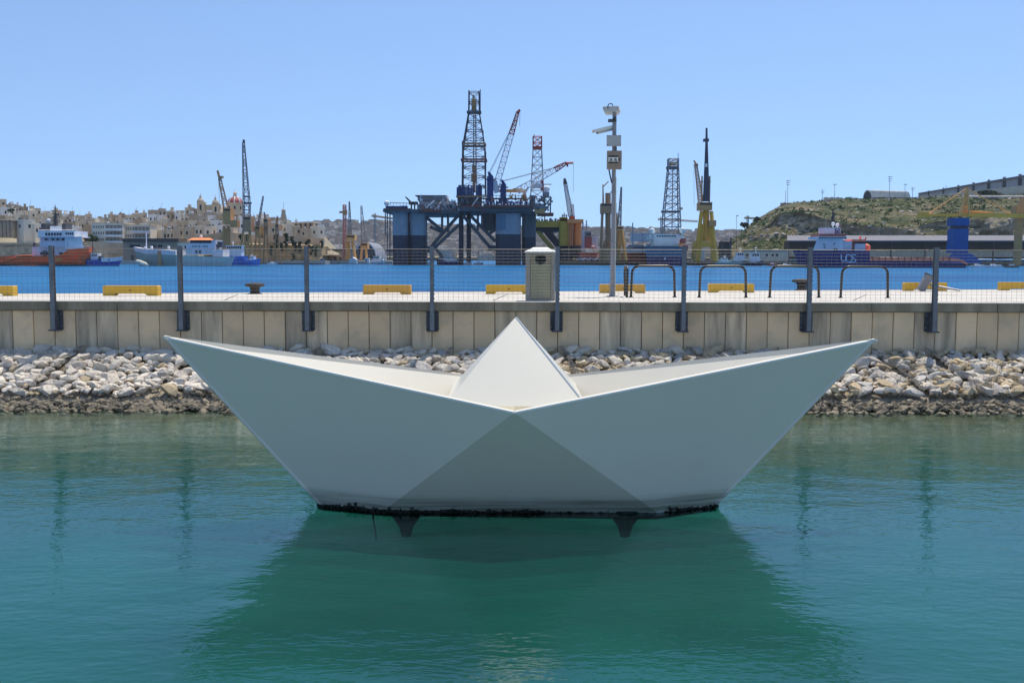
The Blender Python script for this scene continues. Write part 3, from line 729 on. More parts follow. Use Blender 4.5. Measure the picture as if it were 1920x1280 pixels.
def camera(c0, ax, sd_, L_, wd, ht, lab):
    ax = Vector(ax).normalized(); sd_ = Vector(sd_).normalized(); u = ax.cross(sd_).normalized()
    if u.z < 0: u = -u
    b = MB(); b.obox(c0, ax*L_/2, sd_*wd/2, u*ht/2); body = b.build('camera_housing', M['camgrey'], pol); body['label'] = lab
    b = MB(); b.obox(Vector(c0)+u*(ht/2+.012)+ax*.05, ax*(L_/2+.06), sd_*(wd/2+.03), u*.01); b.obox(Vector(c0)+u*(ht/2-.02)+ax*.05+sd_*(wd/2+.025), ax*(L_/2+.05), sd_*.006, u*.035); b.obox(Vector(c0)+u*(ht/2-.02)+ax*.05-sd_*(wd/2+.025), ax*(L_/2+.05), sd_*.006, u*.035); b.build('sun_shield', M['white'], body)
    b = MB(); b.tube(Vector(c0)+ax*(L_/2), Vector(c0)+ax*(L_/2+.015), ht*.38, n=10); b.build('lens', M['darkblk'], body)
camera(P(1147, 208.5, .12), (.25, 1, -.12), (1, -.25, 0), mx(26), mx(25), mx(8), 'upper camera pointing away over the harbour')
camera(P(1135, 244, .02), (-1, -.35, -.28), (.3, -1, 0), mx(34), mx(8), mx(8), 'lower camera tilted down to the left')
b = MB(); q = P(1148, 226.5); b.box(q.x-mx(7.5), q.x+mx(7.5), c.y-mx(5), c.y+mx(5), q.z-mx(2.5), q.z+mx(2.5)); b.build('bracket', M['steeldark'], pol)
b = MB(); b.tube(P(1150, 226, -.07), P(1153.5, 219, -.12), mx(1.5), n=6); b.build('bracket_arm', M['darkblk'], pol)

# fallen lamp
c = Dk(1727, 546); A = At(c.y)
lp = thing('broken_lamp', 'broken grey metal lamp leaning on the deck with its arm lying flat', 'broken lamp', (c.x, c.y, deckz(c.y)))
a_ = A.p(1726, 545); q = A.p(1741, 516); d = (q-a_).normalized(); sdv = Vector((d.z, 0, -d.x))
b = MB(); k = .45; kn = a_.lerp(q, .3)
b.loft([[a_+sdv*m_*A.m(7)+Vector((0, y_, 0)) for m_, y_ in ((-1, -.08), (1, -.08), (1, .1), (-1, .1))], [kn+sdv*m_*A.m(6.5)+Vector((-.0, y_, 0)) for m_, y_ in ((-1, -.1), (1, -.1), (1, .1), (-1, .1))], [q+sdv*m_*A.m(7)+Vector((.03, y_, 0)) for m_, y_ in ((-1, -.1), (1, -.1), (1, .1), (-1, .1))]])
b.build('lamp_housing', M['hullgrey'], lp)
b = MB(); b.obox(q+d*.015, sdv*A.m(7.6), (0, .11, 0), d*.02); b.build('end_cap', M['steeldark'], lp)
b = MB(); e_ = Dk(1805, 547); b.tube(A.p(1744, 534), (e_.x, e_.y+.2, deckz(e_.y)+.04), .045, .03, n=8); b.build('arm', M['pole'], lp)
# ================================================================== far shore
FM = {}
def fm(k, col, **kw):
    FM[k] = mat(k, col, kw.pop('rough', .7), var=kw.pop('var', .12), scale=kw.pop('scale', .3), **kw); return FM[k]
for k, c in dict(ochre_paint=(.80, .43, .13), dirty_ochre=(.54, .30, .11), crane_yellow=(.74, .42, .06), crane_brown=(.44, .25, .125), rust_red=(.28, .075, .045), orange_hull=(1.0, .15, .035),
                 ship_white=(.80, .80, .80), lilac_white=(.66, .64, .68), pale_green=(.27, .36, .33), pale_grey_green=(.55, .58, .53), tug_blue=(.03, .16, .55), navy=(.02, .03, .06), navy_blue=(.010, .026, .14),
                 rig_blue=(.29, .34, .385), rig_dark=(.04, .052, .075), rig_deck=(.10, .13, .145), tarp_blue=(.02, .055, .17), bright_blue=(.004, .095, .31), lattice_dark=(.055, .062, .085), lattice_white=(.68, .68, .68), lattice_red=(.40, .06, .045),
                 lattice_grey=(.26, .26, .27), olive=(.56, .42, .07), rig_orange=(.80, .38, .13), drill_blue=(.13, .22, .30), bridge_pale=(.66, .74, .72), far_glass=(.02, .025, .035), dark_grey=(.08, .08, .085), mid_grey=(.26, .26, .28), roof_lilac=(.17, .165, .185), shed_brown=(.10, .07, .05),
                 tan_wall=(.62, .52, .38), brick_tan=(.46, .34, .23), quay_pale=(.44, .40, .34), dome_red=(.42, .10, .07), orange_roof=(.95, .30, .10), boat_blue=(.02, .10, .42), teal=(.10, .30, .36), dull_red=(.36, .11, .09), pink=(.62, .30, .26), hangar_cream=(.74, .68, .54), hangar_grey=(.42, .41, .43)).items(): fm(k, c)
FM['deck_red'] = fm('deck_red', (.95, .25, .15))
FM['bastion'] = mat('bastion_stone', (.56, .44, .29), .9, scale=.12, col2=(.36, .275, .18), thr=(.35, .6), bump=1)
FM['cliff_rock'] = mat('yellow_cliff', (.66, .49, .26), .9, scale=.18, col2=(.34, .235, .12), thr=(.38, .58), bump=2, coords='Object')
FM['coursed'] = mat('coursed_masonry', (.50, .42, .29), .9, scale=.5, col2=(.26, .21, .14), thr=(.36, .6), bump=1)
HOUSE = [mat('house_limestone', (.72, .60, .43), .9, scale=.15, col2=(.58, .47, .33), thr=(.3, .6), rnd=.10), mat('house_cream', (.80, .70, .54), .9, scale=.2, var=.1, rnd=.08), mat('house_white', (.86, .84, .80), .9, scale=.2, var=.06, rnd=.05), mat('house_grey', (.52, .44, .34), .9, scale=.2, var=.2, rnd=.12), mat('house_brown', (.48, .355, .23), .9, scale=.2, var=.2, rnd=.1)]
HN = ['honey limestone', 'pale cream', 'white plastered', 'weathered grey', 'dull brown']
FM['leaf'] = mat('leaf_green', (.075, .115, .035), .8, var=.5, scale=1.2)
FM['leaf_dark'] = mat('ivy_dark', (.045, .07, .03), .8, var=.5, scale=1.0)
FM['bark'] = mat('bark', (.10, .07, .045), .9)

# ---- haze: pale sea air
def haze_box():
    b = MB(); b.box(-2600, 2600, -60, 2700, -4.2, 112)
    m = bpy.data.materials.new('sea_air'); m.use_nodes = True; t = m.node_tree; t.nodes.clear()
    o = t.nodes.new('ShaderNodeOutputMaterial'); v = t.nodes.new('ShaderNodeVolumePrincipled'); v.inputs['Density'].default_value = HAZE; v.inputs['Color'].default_value = (.80, .88, 1.0, 1); v.inputs['Anisotropy'].default_value = .3
    t.links.new(v.outputs[0], o.inputs['Volume']); stuff(b.build('haze', m))
HAZE = 0.00007
if HAZE: haze_box()

# ---- hills
def hill(name, Yf, Yb, base, top, x0, x1, m, nx=120, ny=26, amp=1.5, back=260, power=1.0, fr=.03):
    vs = []; fs = []
    for j in range(ny+2):
        for i in range(nx+1):
            px = x0+(x1-x0)*i/nx
            t = min(1, j/ny); Y = Yf+(Yb-Yf)*t
            zt = W(px, interp(top, px), Yb).z; z0 = base; z = z0+(zt-z0)*(t**power)
            x = W(px, 450, Yf+(Yb-Yf)*t).x
            if 0 < j < ny: 
                z += amp*noise.fractal(Vector((x*fr, Y*fr, 1)), 1, 2, 5); Y += amp*1.5*noise.noise(Vector((x*fr*2, z*fr*3, 5)))
            if j == ny+1: Y = Yb+back; x = W(px, 450, Yb).x*(Y/Yb)
            vs.append((x, Y, z))
    for j in range(ny+1):
        for i in range(nx): fs.append((j*(nx+1)+i, j*(nx+1)+i+1, (j+1)*(nx+1)+i+1, (j+1)*(nx+1)+i))
    b = MB(); b.add(vs, fs); return struct(b.build(name, m, smooth=True))
LT = [(-400, 372), (0, 384), (60, 396), (100, 402), (170, 412), (200, 414), (260, 404), (340, 398), (380, 398), (450, 405), (500, 415), (560, 422), (600, 428), (640, 470)]
earth = mat('dry_earth', (.36, .30, .20), .95, scale=.05, col2=(.20, .17, .10), thr=(.35, .6), bump=1)
hill('town_hill', 452, 690, 4, [(a, c+6) for a, c in LT], -420, 636, earth, amp=1.0)
far_m = mat('far_hillside', (.30, .26, .20), .95, scale=.02, col2=(.14, .15, .09), thr=(.35, .6))
FT = [(-800, 430), (480, 424), (590, 420), (640, 417), (700, 419), (780, 424), (850, 428), (960, 430), (1080, 432), (1180, 432), (1300, 436), (1400, 438), (2600, 430)]
hill('far_hill', 1050, 1650, 3, FT, -800, 2700, far_m, nx=160, ny=16, amp=3, back=900, fr=.006)
# right hill: scrub, bare stone and cut rock
def scrub_material():
    m = bpy.data.materials.new('scrub_hillside'); m.use_nodes = True; t = m.node_tree; N = t.nodes.new; L = t.links.new; p = t.nodes['Principled BSDF']; p.inputs['Roughness'].default_value = .95; p.inputs['Specular IOR Level'].default_value = .1
    tc = N('ShaderNodeTexCoord'); ge = N('ShaderNodeNewGeometry'); sx = N('ShaderNodeSeparateXYZ'); L(ge.outputs['Normal'], sx.inputs[0])
    def nz(sc, det=6):
        n = N('ShaderNodeTexNoise'); n.inputs['Scale'].default_value = sc; n.inputs['Detail'].default_value = det; n.inputs['Roughness'].default_value = .65; L(tc.outputs['Object'], n.inputs['Vector']); return n
    a = nz(.06); r = N('ShaderNodeValToRGB'); e = r.color_ramp.elements; e[0].position = .36; e[0].color = (.032, .05, .016, 1); e[1].position = .66; e[1].color = (.185, .145, .09, 1)
    k = e.new(.5); k.color = (.07, .078, .03, 1); L(a.outputs[0], r.inputs[0])
    c = nz(.35, 8); r2 = N('ShaderNodeValToRGB'); r2.color_ramp.elements[0].position = .56; r2.color_ramp.elements[1].position = .64; r2.color_ramp.elements[0].color = (0, 0, 0, 1); r2.color_ramp.elements[1].color = (.8, .8, .8, 1); L(c.outputs[0], r2.inputs[0])
    mx = N('ShaderNodeMix'); mx.data_type = 'RGBA'; L(r2.outputs[0], mx.inputs['Factor']); L(r.outputs[0], mx.inputs['A']); mx.inputs['B'].default_value = (.34, .30, .24, 1)
    mr = N('ShaderNodeMapRange'); mr.inputs[1].default_value = .80; mr.inputs[2].default_value = .5; L(sx.outputs['Z'], mr.inputs[0])
    d = nz(.2, 8); r3 = N('ShaderNodeValToRGB'); r3.color_ramp.elements[0].position = .38; r3.color_ramp.elements[1].position = .6; r3.color_ramp.elements[0].color = (.24, .185, .115, 1); r3.color_ramp.elements[1].color = (.62, .50, .34, 1); L(d.outputs[0], r3.inputs[0])
    m2 = N('ShaderNodeMix'); m2.data_type = 'RGBA'; L(mr.outputs[0], m2.inputs['Factor']); L(mx.outputs['Result'], m2.inputs['A']); L(r3.outputs[0], m2.inputs['B'])
    bp = N('ShaderNodeBump'); bp.inputs['Strength'].default_value = 1; bp.inputs['Distance'].default_value = 1.2; L(c.outputs[0], bp.inputs['Height']); L(bp.outputs[0], p.inputs['Normal'])
    L(m2.outputs['Result'], p.inputs['Base Color']); return m
SCRUB = scrub_material()
def right_hill():
    # terraces given by photo heights: quay, lower slope, rock cut, upper slope, crest
    prof = [  # px, [py of foot, py of rock foot, py of rock head, py crest]
        (1340, [484, 480, 476, 470]), (1385, [484, 462, 450, 441]), (1410, [484, 452, 436, 418]), (1440, [484, 447, 425, 398]), (1464, [484, 445, 405, 383]), (1500, [484, 442, 400, 380]), (1560, [484, 440, 415, 373]),
        (1640, [484, 442, 422, 372]), (1720, [484, 442, 425, 371]), (1790, [484, 442, 410, 368]), (1860, [484, 442, 404, 366]), (1920, [484, 443, 402, 364]), (2300, [484, 443, 402, 352])]
    Ys = [446, 470, 474.5, 600]; nx = 170; lev = [(0, 8), (1, 10), (2, 16), (3, 1)]
    rows = []
    for i in range(nx+1):
        px = 1340+(2300-1340)*i/nx
        h = [interp([(p, q[k]) for p, q in prof], px) for k in range(4)]; col = []
        for k, n in lev:
            for s in range(n):
                t = s/n; py = h[k]+((h[min(3, k+1)]-h[k])*t); Y = Ys[k]+(Ys[min(3, k+1)]-Ys[k])*t
                z = W(px, h[k], Ys[k]).z*(1-t)+W(px, h[min(3, k+1)], Ys[min(3, k+1)]).z*t; x = W(px, 440, Y).x
                q = Vector((x*.05, Y*.05, z*.08)); nn = noise.fractal(q, 1, 2, 6)
                dz = nn*(1.6 if k == 2 else .7); dy = nn*(5.5 if k == 1 else 2.0)
                if k == 3: dz *= .3
                col.append((x, Y+dy, max(z+dz, -1)))
        x = W(px, 440, 760).x; col.append((x, 760, col[-1][2]+.5)); rows.append(col)
    m = len(rows[0]); b = MB(); vs = [p for c in rows for p in c]
    fs = [(i*m+j, (i+1)*m+j, (i+1)*m+j+1, i*m+j+1) for i in range(nx) for j in range(m-1)]
    b.add(vs, fs); struct(b.build('scrub_hill', SCRUB))
    b = MB(); rg = random.Random(3)
    for _ in range(2600):
        i = rg.randrange(nx); c = rows[i]; j = rg.choice([0, 1, 2, 3, 4, 5, 6, 7]+list(range(17, m-2))*2)
        p = Vector(c[j]).lerp(Vector(rows[i+1][j+1]), rg.random())
        if noise.noise(p*.03) < -.12: continue
        s = rg.uniform(.5, 1.7)
        b.leaves((p.x, p.y, p.z+s*.25), s*1.2, s, s*.6, 9, s*.38, rg)
    stuff(b.build('low_scrub', FM['leaf']))
    b = MB()
    for _ in range(260):
        i = rg.randrange(nx); c = rows[i]; j = rg.randrange(8, m-3); p = Vector(c[j]).lerp(Vector(rows[i+1][j+1]), rg.random()); s = rg.uniform(.3, 1.2)
        v, f = ROCKS[rg.randrange(14)]; b.add([(p.x+q[0]*s*1.3, p.y+q[1]*s, p.z+q[2]*s*.7) for q in v], f)
    stuff(b.build('scattered_boulders', mat('hill_boulder', (.40, .36, .30), .9, var=.2)))
right_hill()
for p0, p1, pt, pb, m_, lab in ((1464, 1532, 380.5, 386, 'bastion', 'low stone parapet wall on the cliff edge below the tall mast'), (1545, 1580, 370.5, 376, 'tan_wall', 'low tan wall on the hill crest left of the hangar'), (1582, 1616, 372, 377, 'brick_tan', 'brown wall on the hill crest touching the hangar')):
    A = At(592); b = MB(); A.box(b, p0, p1, pt, pb+3, 0, 1.2)
    for k in range(3): q = p0+(p1-p0)*(k+.3)/3.3; A.box(b, q, q+3, pt-1.2, pt+.01, .1, 1.1)
    tag(b.build('crest_wall', FM[m_]), lab, 'wall')

# ---- quays along the far shore
def quay(label, Yf, px0, px1, ztop, m=None, dep=60):
    b = MB(); x0 = W(px0, 490, Yf).x; x1 = W(px1, 490, Yf).x; b.box(x0, x1, Yf, Yf+dep, -1, ztop)
    o = b.build('quay', m or FM['quay_pale']); tag(o, label, 'quay'); return o
quay('low pale stone quay below the bastions on the left shore', 440, -400, 610, 1.6)
quay('pale dock quay in front of the arched hangar', 470, 606, 735, 1.5)
quay('dark boatyard quay between the rigs and the drill ship', 432, 1045, 1172, 1.7, FM['shed_brown'])
quay('dark quay under the long shed on the right shore', 436, 1290, 2400, 1.5, FM['shed_brown'])

# ---- windows helper: dark recessed-looking openings set in shallow frames on a yawed box
def wins(b, c, yaw, wx, wy, z0, z1, pitch=3.1, ww=1.0, wh=1.5, prob=.8, rg=R, side=True, sides=None):
    ex = Vector((cos(yaw), sin(yaw), 0)); ey = Vector((-sin(yaw), cos(yaw), 0)); c = Vector((c[0], c[1], 0))
    faces = [(-ey, ex, wx, wy/2), (ex, ey, wy, wx/2)] if yaw < 0 else [(-ey, ex, wx, wy/2), (-ex, ey, wy, wx/2)]
    for nn, tt, L_, off in faces[:2 if side else 1]:
        nc = max(1, int(L_/pitch)); nr = max(1, int((z1-z0)/3.4))
        for r in range(nr):
            z = z1-1.9-r*3.4
            if z-wh/2 < z0: continue
            for k in range(nc):
                if rg.random() > prob: continue
                p = c+nn*(off+.03)+tt*((k+.5)/nc-.5)*L_; p.z = z; b.obox(p, tt*ww/2, nn*.05, (0, 0, wh/2))
ORD = ['first', 'second', 'third', 'fourth', 'fifth', 'sixth', 'seventh', 'eighth', 'ninth', 'tenth', 'eleventh', 'twelfth', 'thirteenth', 'fourteenth', 'fifteenth', 'sixteenth', 'seventeenth', 'eighteenth', 'nineteenth', 'twentieth']
def ordn(i):
    return ORD[i] if i < 20 else 'twenty-'+ORD[i-20] if i < 29 else 'thirtieth' if i == 29 else 'thirty-'+ORD[i-30] if i < 39 else 'fortieth'
ROWN = ['waterside', 'lower', 'middle', 'upper', 'skyline']
LB = [(-100, 448), (160, 448), (300, 449), (340, 446), (430, 436), (600, 440)]
rg = random.Random(21)
def house(px0, px1, pt, pb, Y, label, group, mi, yaw=None, part=True):
    A = At(Y); cx = W((px0+px1)/2, 440, Y).x; wx = A.m(px1-px0); zt = W((px0+px1)/2, pt, Y).z; zb = W((px0+px1)/2, pb, Y).z-6
    yaw = rg.choice([-.75, -.6, -.5, -.85, -.3, .35]) if yaw is None else yaw
    w1 = wx*.62/max(.5, cos(yaw)); w2 = w1*rg.uniform(.7, 1.0)
    t = thing('house', label, 'house', (cx, Y+w2/2, zb), group)
    b = MB(); b.yawbox((cx, Y+w2/2), yaw, w1, w2, zb, zt); wl = b.build('wall', HOUSE[mi], t)
    b = MB(); ex = Vector((cos(yaw), sin(yaw), 0)); ey = Vector((-sin(yaw), cos(yaw), 0)); c = Vector((cx, Y+w2/2, zt))
    for d, n_, L_ in ((ex*w1/2, ey, w2), (-ex*w1/2, ey, w2), (ey*w2/2, ex, w1), (-ey*w2/2, ex, w1)): b.obox(c+d+Vector((0, 0, .4)), n_*(L_/2+.12), d.normalized()*.13, (0, 0, .42))
    b.build('parapet', HOUSE[mi], t)
    b = MB(); wins(b, (cx, Y+w2/2), yaw, w1, w2, zb+6, zt-.2, prob=.72, rg=rg)
    if b.v: stuff(b.build('windows', FM['far_glass'], t))
    if rg.random() < .45:
        b = MB(); q = c+ex*w1*rg.uniform(-.25, .25); b.yawbox((q.x, q.y), yaw, w1*.35, w2*.4, zt, zt+rg.uniform(1.8, 3)); b.build('roof_room', HOUSE[rg.choice([mi, 2, 0])], t)
    if rg.random() < .5:
        b = MB(); q = c+ex*w1*rg.uniform(-.4, .4)-ey*w2*.3; b.lathe([(.5, 0), (.5, 1.1)], (q.x, q.y, zt+.3), 8); b.build('water_tank', rg.choice([FM['ship_white'], FM['dark_grey']]), t)
    if rg.random() < .4:
        b = MB(); q = c+ex*w1*rg.uniform(-.4, .4); b.tube(q, q+Vector((0, 0, rg.uniform(2.5, 5))), .06, n=4); b.build('aerial', FM['dark_grey'], t)
    return t
NT = 5
for r in range(NT):
    Y = 470+r*48; n = 0; px = -14.0
    while px < 596:
        wpx = rg.uniform(13, 26)*(1 - .07*r)
        cxp = px+wpx/2; s = interp(LT, cxp); lo = interp(LB, cxp)
        if cxp > 440 and r < 1: px += wpx; continue
        if cxp < 232 and r < 1 : px += wpx; continue
        pt = lo+(s-lo)*((r+1)/NT)+rg.uniform(-5, 3)-(4 if r == NT-1 else 0)-(5 if r < NT-1 else 0)
        pb = lo+(s-lo)*(r/NT)+6
        if not (cxp > 540 and r > 2):
            mi = rg.choices([0, 1, 2, 3, 4], [.36, .2, .14, .2, .1])[0]
            house(px, px+wpx*1.06, pt, pb, Y, f'{HN[mi]} flat-roofed house, {ordn(n)} from the left in the {ROWN[r]} row of the hill town', 'flat-roofed houses of the hill town', mi); n += 1
        px += wpx*rg.uniform(.92, 1.15)
# apartment blocks with long balconies, the white block and the timber-dark wall
def apartments(px0, px1, pt, pb, Y, label, nf, bal0):
    A = At(Y); t = thing('apartment_block', label, 'apartment block', A.p((px0+px1)/2, pb), 'apartment blocks with balconies')
    b = MB(); A.box(b, px0, px1, pt, pb, 0, 14); b.build('wall', HOUSE[1], t)
    for k in range(nf):
        y = pt+3+(pb-pt)*(k)/nf; h = (pb-pt)/nf
        b = MB(); A.box(b, bal0, px1-.5, y+h*.55, y+h*.86, -1.6, -1.4); A.box(b, bal0, px1-.5, y+h*.8, y+h*.87, -1.4, -.02); b.build('balcony', FM['ship_white'], t)
        b = MB()
        q = bal0+1
        while q < px1-2: A.box(b, q, q+1.5, y, y+h*.55, -.06, -.01); q += 2.6
        q = px0+2
        while q < bal0-2: A.box(b, q, q+1.3, y+1, y+h*.5, -.06, -.01); q += 3.2
        stuff(b.build('windows', FM['far_glass'], t))
    b = MB(); A.box(b, px0-.5, px1+.5, pt-1.2, pt, -.3, 14.3); b.build('roof_slab', HOUSE[0], t)
apartments(172, 231, 419, 454, 458, 'cream apartment block with three balcony rows behind the round tree', 3, 197)
apartments(232, 282, 422, 449, 461, 'cream apartment block with two balcony rows above the brown warehouse', 2, 249)
house(27, 60, 415, 446, 456, 'white waterside house with square windows behind the orange ship', None, 1, yaw=-.6)
house(54, 72, 423, 446, 458, 'cream house beside the white waterside house behind the orange ship', None, 1, yaw=-.4)
A = At(455); b = MB(); A.box(b, -40, 25, 415, 445, 0, 10); t = thing('timber_shed', 'tall brown shed at the far left above the stone bastion', 'shed', A.p(0, 445))
b.build('wall', HOUSE[4], t)
b = MB()
for k in range(9): A.box(b, -38+7*k, -37+7*k, 416, 445, -.15, -.01)
stuff(b.build('battens', FM['shed_brown'], t))
b = MB(); A.box(b, -42, 26, 413.6, 415, -.5, 10.5); b.build('roof', FM['dark_grey'], t)
# church
A = At(650)
ch = thing('church', 'twin-towered church with red ribbed dome above the hill town', 'church', A.p(410, 410))
b = MB(); A.box(b, 383, 398, 384, 420, 2, 40); A.box(b, 395, 422, 398, 425, 8, 40); b.build('nave', HOUSE[0], ch)
for cxp, y0 in ((376, 363), (404, 366.5)):
    b = MB(); A.box(b, cxp-6.6, cxp+6.6, y0+18, y0+50, 0, A.m(13)); A.box(b, cxp-7.3, cxp+7.3, y0+15.5, y0+18, -.5, A.m(13)+.5); A.box(b, cxp-7.0, cxp+7.0, y0+33, y0+34.5, -.4, A.m(13)+.4); tw = b.build('bell_tower', HOUSE[0], ch)
    b = MB(); q = A.p(cxp, y0+15.5, A.m(6.5)); k = A.m(1); b.lathe([(6.6*k, 0), (6.5*k, 2.5*k), (4.4*k, 6*k), (2*k, 7.5*k), (1.8*k, 9.5*k), (2.4*k, 10*k), (1.2*k, 12*k), (.4*k, 13*k), (.3*k, 16*k)], q, 10); b.build('cupola', HOUSE[3], tw)
    b = MB(); A.box(b, cxp-1.8, cxp+1.8, y0+21, y0+31, -.1, .1); b.build('belfry_opening', FM['far_glass'], tw)
A = At(665); q = A.p(441, 383); k = A.m(1)
b = MB(); b.lathe([(14.5*k, -20*k), (14.5*k, 0), (15.6*k, .2*k), (15.6*k, 2*k), (13.6*k, 2.2*k)], q, 16); dr = b.build('drum', HOUSE[0], ch)
b = MB()
for i in range(8):
    a0 = 2*pi*i/8+.2; b.obox((q.x+14.5*k*cos(a0), q.y+14.5*k*sin(a0), q.z-7*k), (-sin(a0)*1.4*k, cos(a0)*1.4*k, 0), (cos(a0)*.15, sin(a0)*.15, 0), (0, 0, 3*k))
stuff(b.build('drum_windows', FM['far_glass'], dr))
pr = [(13.4*k*cos(a0), 2*k+12*k*sin(a0)) for a0 in [i*pi/2/8*.86 for i in range(9)]]
b = MB(); b.lathe(pr, q, 16); dm = b.build('dome', FM['dome_red'], ch, smooth=True)
for i in range(8):
    a0 = 2*pi*i/8+.15; b = MB(); b.sweep([(q.x+(r_+.06)*cos(a0), q.y+(r_+.06)*sin(a0), q.z+z_+.1) for r_, z_ in pr], 1.05*k, 6); b.build('rib', FM['ship_white'], dm)
b = MB(); b.lathe([(3.4*k, 12.4*k), (3.4*k, 20*k), (3.8*k, 20.5*k), (2.4*k, 22.5*k), (.5*k, 24*k), (.3*k, 28*k)], q, 10); b.build('lantern', HOUSE[0], ch)
# round stepped watch tower, big barrack, bastion and cliff
A = At(600); q = A.p(532, 416, 10); k = A.m(1)
wt = thing('watch_tower', 'stepped round stone tower with a flagpole on the hill', 'tower', (q.x, q.y, q.z))
b = MB(); b.lathe([(6*k, -6*k), (5.6*k, 0), (5.2*k, 13*k)], q, 12); b.build('lower_stage', HOUSE[3], wt)
b = MB(); b.lathe([(4*k, 13*k), (3.6*k, 20*k), (4.2*k, 20.3*k), (4.0*k, 22*k), (2*k, 24*k)], q, 12); b.build('upper_stage', HOUSE[3], wt)
b = MB(); b.tube((q.x, q.y, q.z+22*k), (q.x, q.y, q.z+37*k), .15, n=5); b.build('flagpole', FM['ship_white'], wt)
def corner_building(px0, pxc, px1, pt, pb, Y, th_l, label, name, ml, mr_, wn):
    A = At(Y); t = thing(name, label, 'building', A.p(pxc, pb))
    a = A.p(px0, pb, 16); c = A.p(pxc, pb, 0); d = A.p(px1, pb, 15); e = a+d-c; zt = A.p(pxc, pt).z
    a.z = d.z = e.z = c.z = A.p(pxc, pb).z
    b = MB(); b.prism([a, c, d, e], (0, 0, zt-c.z)); b.build('wall', ml, t)
    b = MB(); cc = (a+d)/2; f = lambda p: cc+(p-cc)*1.015
    b.prism([Vector((f(p).x, f(p).y, zt)) for p in (a, c, d, e)], (0, 0, .8)); b.build('cornice', mr_, t)
    for (p, q_, n_) in ((a, c, wn[0]), (c, d, wn[1])):
        dr_ = (q_-p).normalized(); no = Vector((dr_.y, -dr_.x, 0))
        for r in range(wn[2]):
            for i in range(n_):
                pos = p.lerp(q_, (i+.6)/(n_+.2)); z = c.z+(zt-c.z)*((r+.55)/wn[2]); b = MB(); b.obox((pos.x, pos.y, z), dr_*.9, no*.08, (0, 0, 1.5)); b.build('window', FM['far_glass'], t)
    return t
corner_building(541, 588, 600, 418, 444, 520, 0, 'large square brown barrack block at the point of the bastion', 'barrack', mat('barrack_brick', (.44, .33, .225), .9, scale=.2, var=.12), FM['tan_wall'], (5, 1, 2))
# left bastions and cliff
def wall_run(name, label, pts, base, Y, m, thick=12, rel=0.0, nx=30, nz_=8, amp=.4):
    # pts: (px, top py, extra distance)
    b = MB(); n = len(pts); vs = []; fs = []; cols = []
    N_ = nx
    for i in range(N_+1):
        px = pts[0][0]+(pts[-1][0]-pts[0][0])*i/N_
        pt = interp([(p[0], p[1]) for p in pts], px); d = interp([(p[0], p[2]) for p in pts], px)
        zt = W(px, pt, Y+d).z; zb = W(px, base, Y+d).z; x = W(px, 460, Y+d).x
        for j in range(nz_+1):
            t = j/nz_; z = zb+(zt-zb)*t; q = Vector((x*.12, z*.2, Y*.1))
            vs.append((x, Y+d+t*1.5+(amp*noise.fractal(q, 1, 2, 4) if 0 < j < nz_ else 0), z))
        vs.append((x, Y+d+thick, zt))
    m_ = nz_+2
    fs = [(i*m_+j, (i+1)*m_+j, (i+1)*m_+j+1, i*m_+j+1) for i in range(N_) for j in range(m_-1)]
    b.add(vs, fs); o = b.build(name, m); tag(o, label, 'wall'); return o
wall_run('bastion', 'coursed stone bastion behind the orange ship at the far left', [(-120, 455, 0), (72, 455, 0), (160, 456, 4)], 497, 448, FM['coursed'])
wall_run('bastion', 'tan stone bastion below the apartment block and round tree', [(150, 452, 2), (236, 456, 2)], 497, 450, FM['bastion'])
A = At(449)
for z, lab in ((456.5, 'upper'), ):
    b = MB(); A.box(b, -100, 158, 455, 458, -1.0, 6); o = b.build('parapet', FM['bastion']); tag(o, 'grassy flat parapet on the bastion behind the orange ship', 'parapet')
wall_run('rampart', 'sloping rampart rising behind the orange-roofed ship', [(296, 452, 0), (345, 449, 6), (420, 433, 18)], 495, 447, FM['bastion'])
wall_run('rampart', 'smooth upper rampart wall above the yellow cliff', [(420, 434, 10), (470, 440, 6), (500, 441, 8), (560, 443, 14), (602, 447, 0), (606, 447, 20)], 468, 452, FM['bastion'], amp=.1)
wall_run('cliff', 'yellow rock cliff below the rampart with hanging creepers', [(420, 455, 4), (470, 456, 0), (520, 456, 2), (570, 458, 3), (604, 460, 2), (612, 470, 20)], 495, 447, FM['cliff_rock'], nx=60, nz_=16, amp=2.2)
IV = [(518, 452, 6, 13), (536, 450, 6, 12), (548, 452, 4, 8), (555, 462, 3, 8), (562, 464, 4, 10), (577, 462, 6, 13), (585, 470, 3, 8), (593, 472, 3, 9), (527, 463, 4, 7), (604, 458, 2.5, 6), (508, 470, 3, 9), (550, 482, 3, 6), (462, 446, 4, 6), (452, 444, 3, 5)]
rgi = random.Random(5)
for i, (px, py, rx, rz) in enumerate(IV):
    A = At(448); q = A.p(px, py, 0); k = A.m(1); b = MB()
    for s in range(5):
        f = s/4; b.leaves((q.x+rgi.uniform(-.5, .5), q.y-.3, q.z+rz*k*(.8-1.6*f)), rx*k*(1.1-.7*f), 1.2, rz*k*.32, 60, .42, rgi)
    o = b.build('creeper', FM['leaf_dark']); tag(o, f'dark green creeper hanging on the yellow cliff, {ordn(sorted(IV).index(IV[i]))} from the left', 'creeper', 'creepers on the cliff')
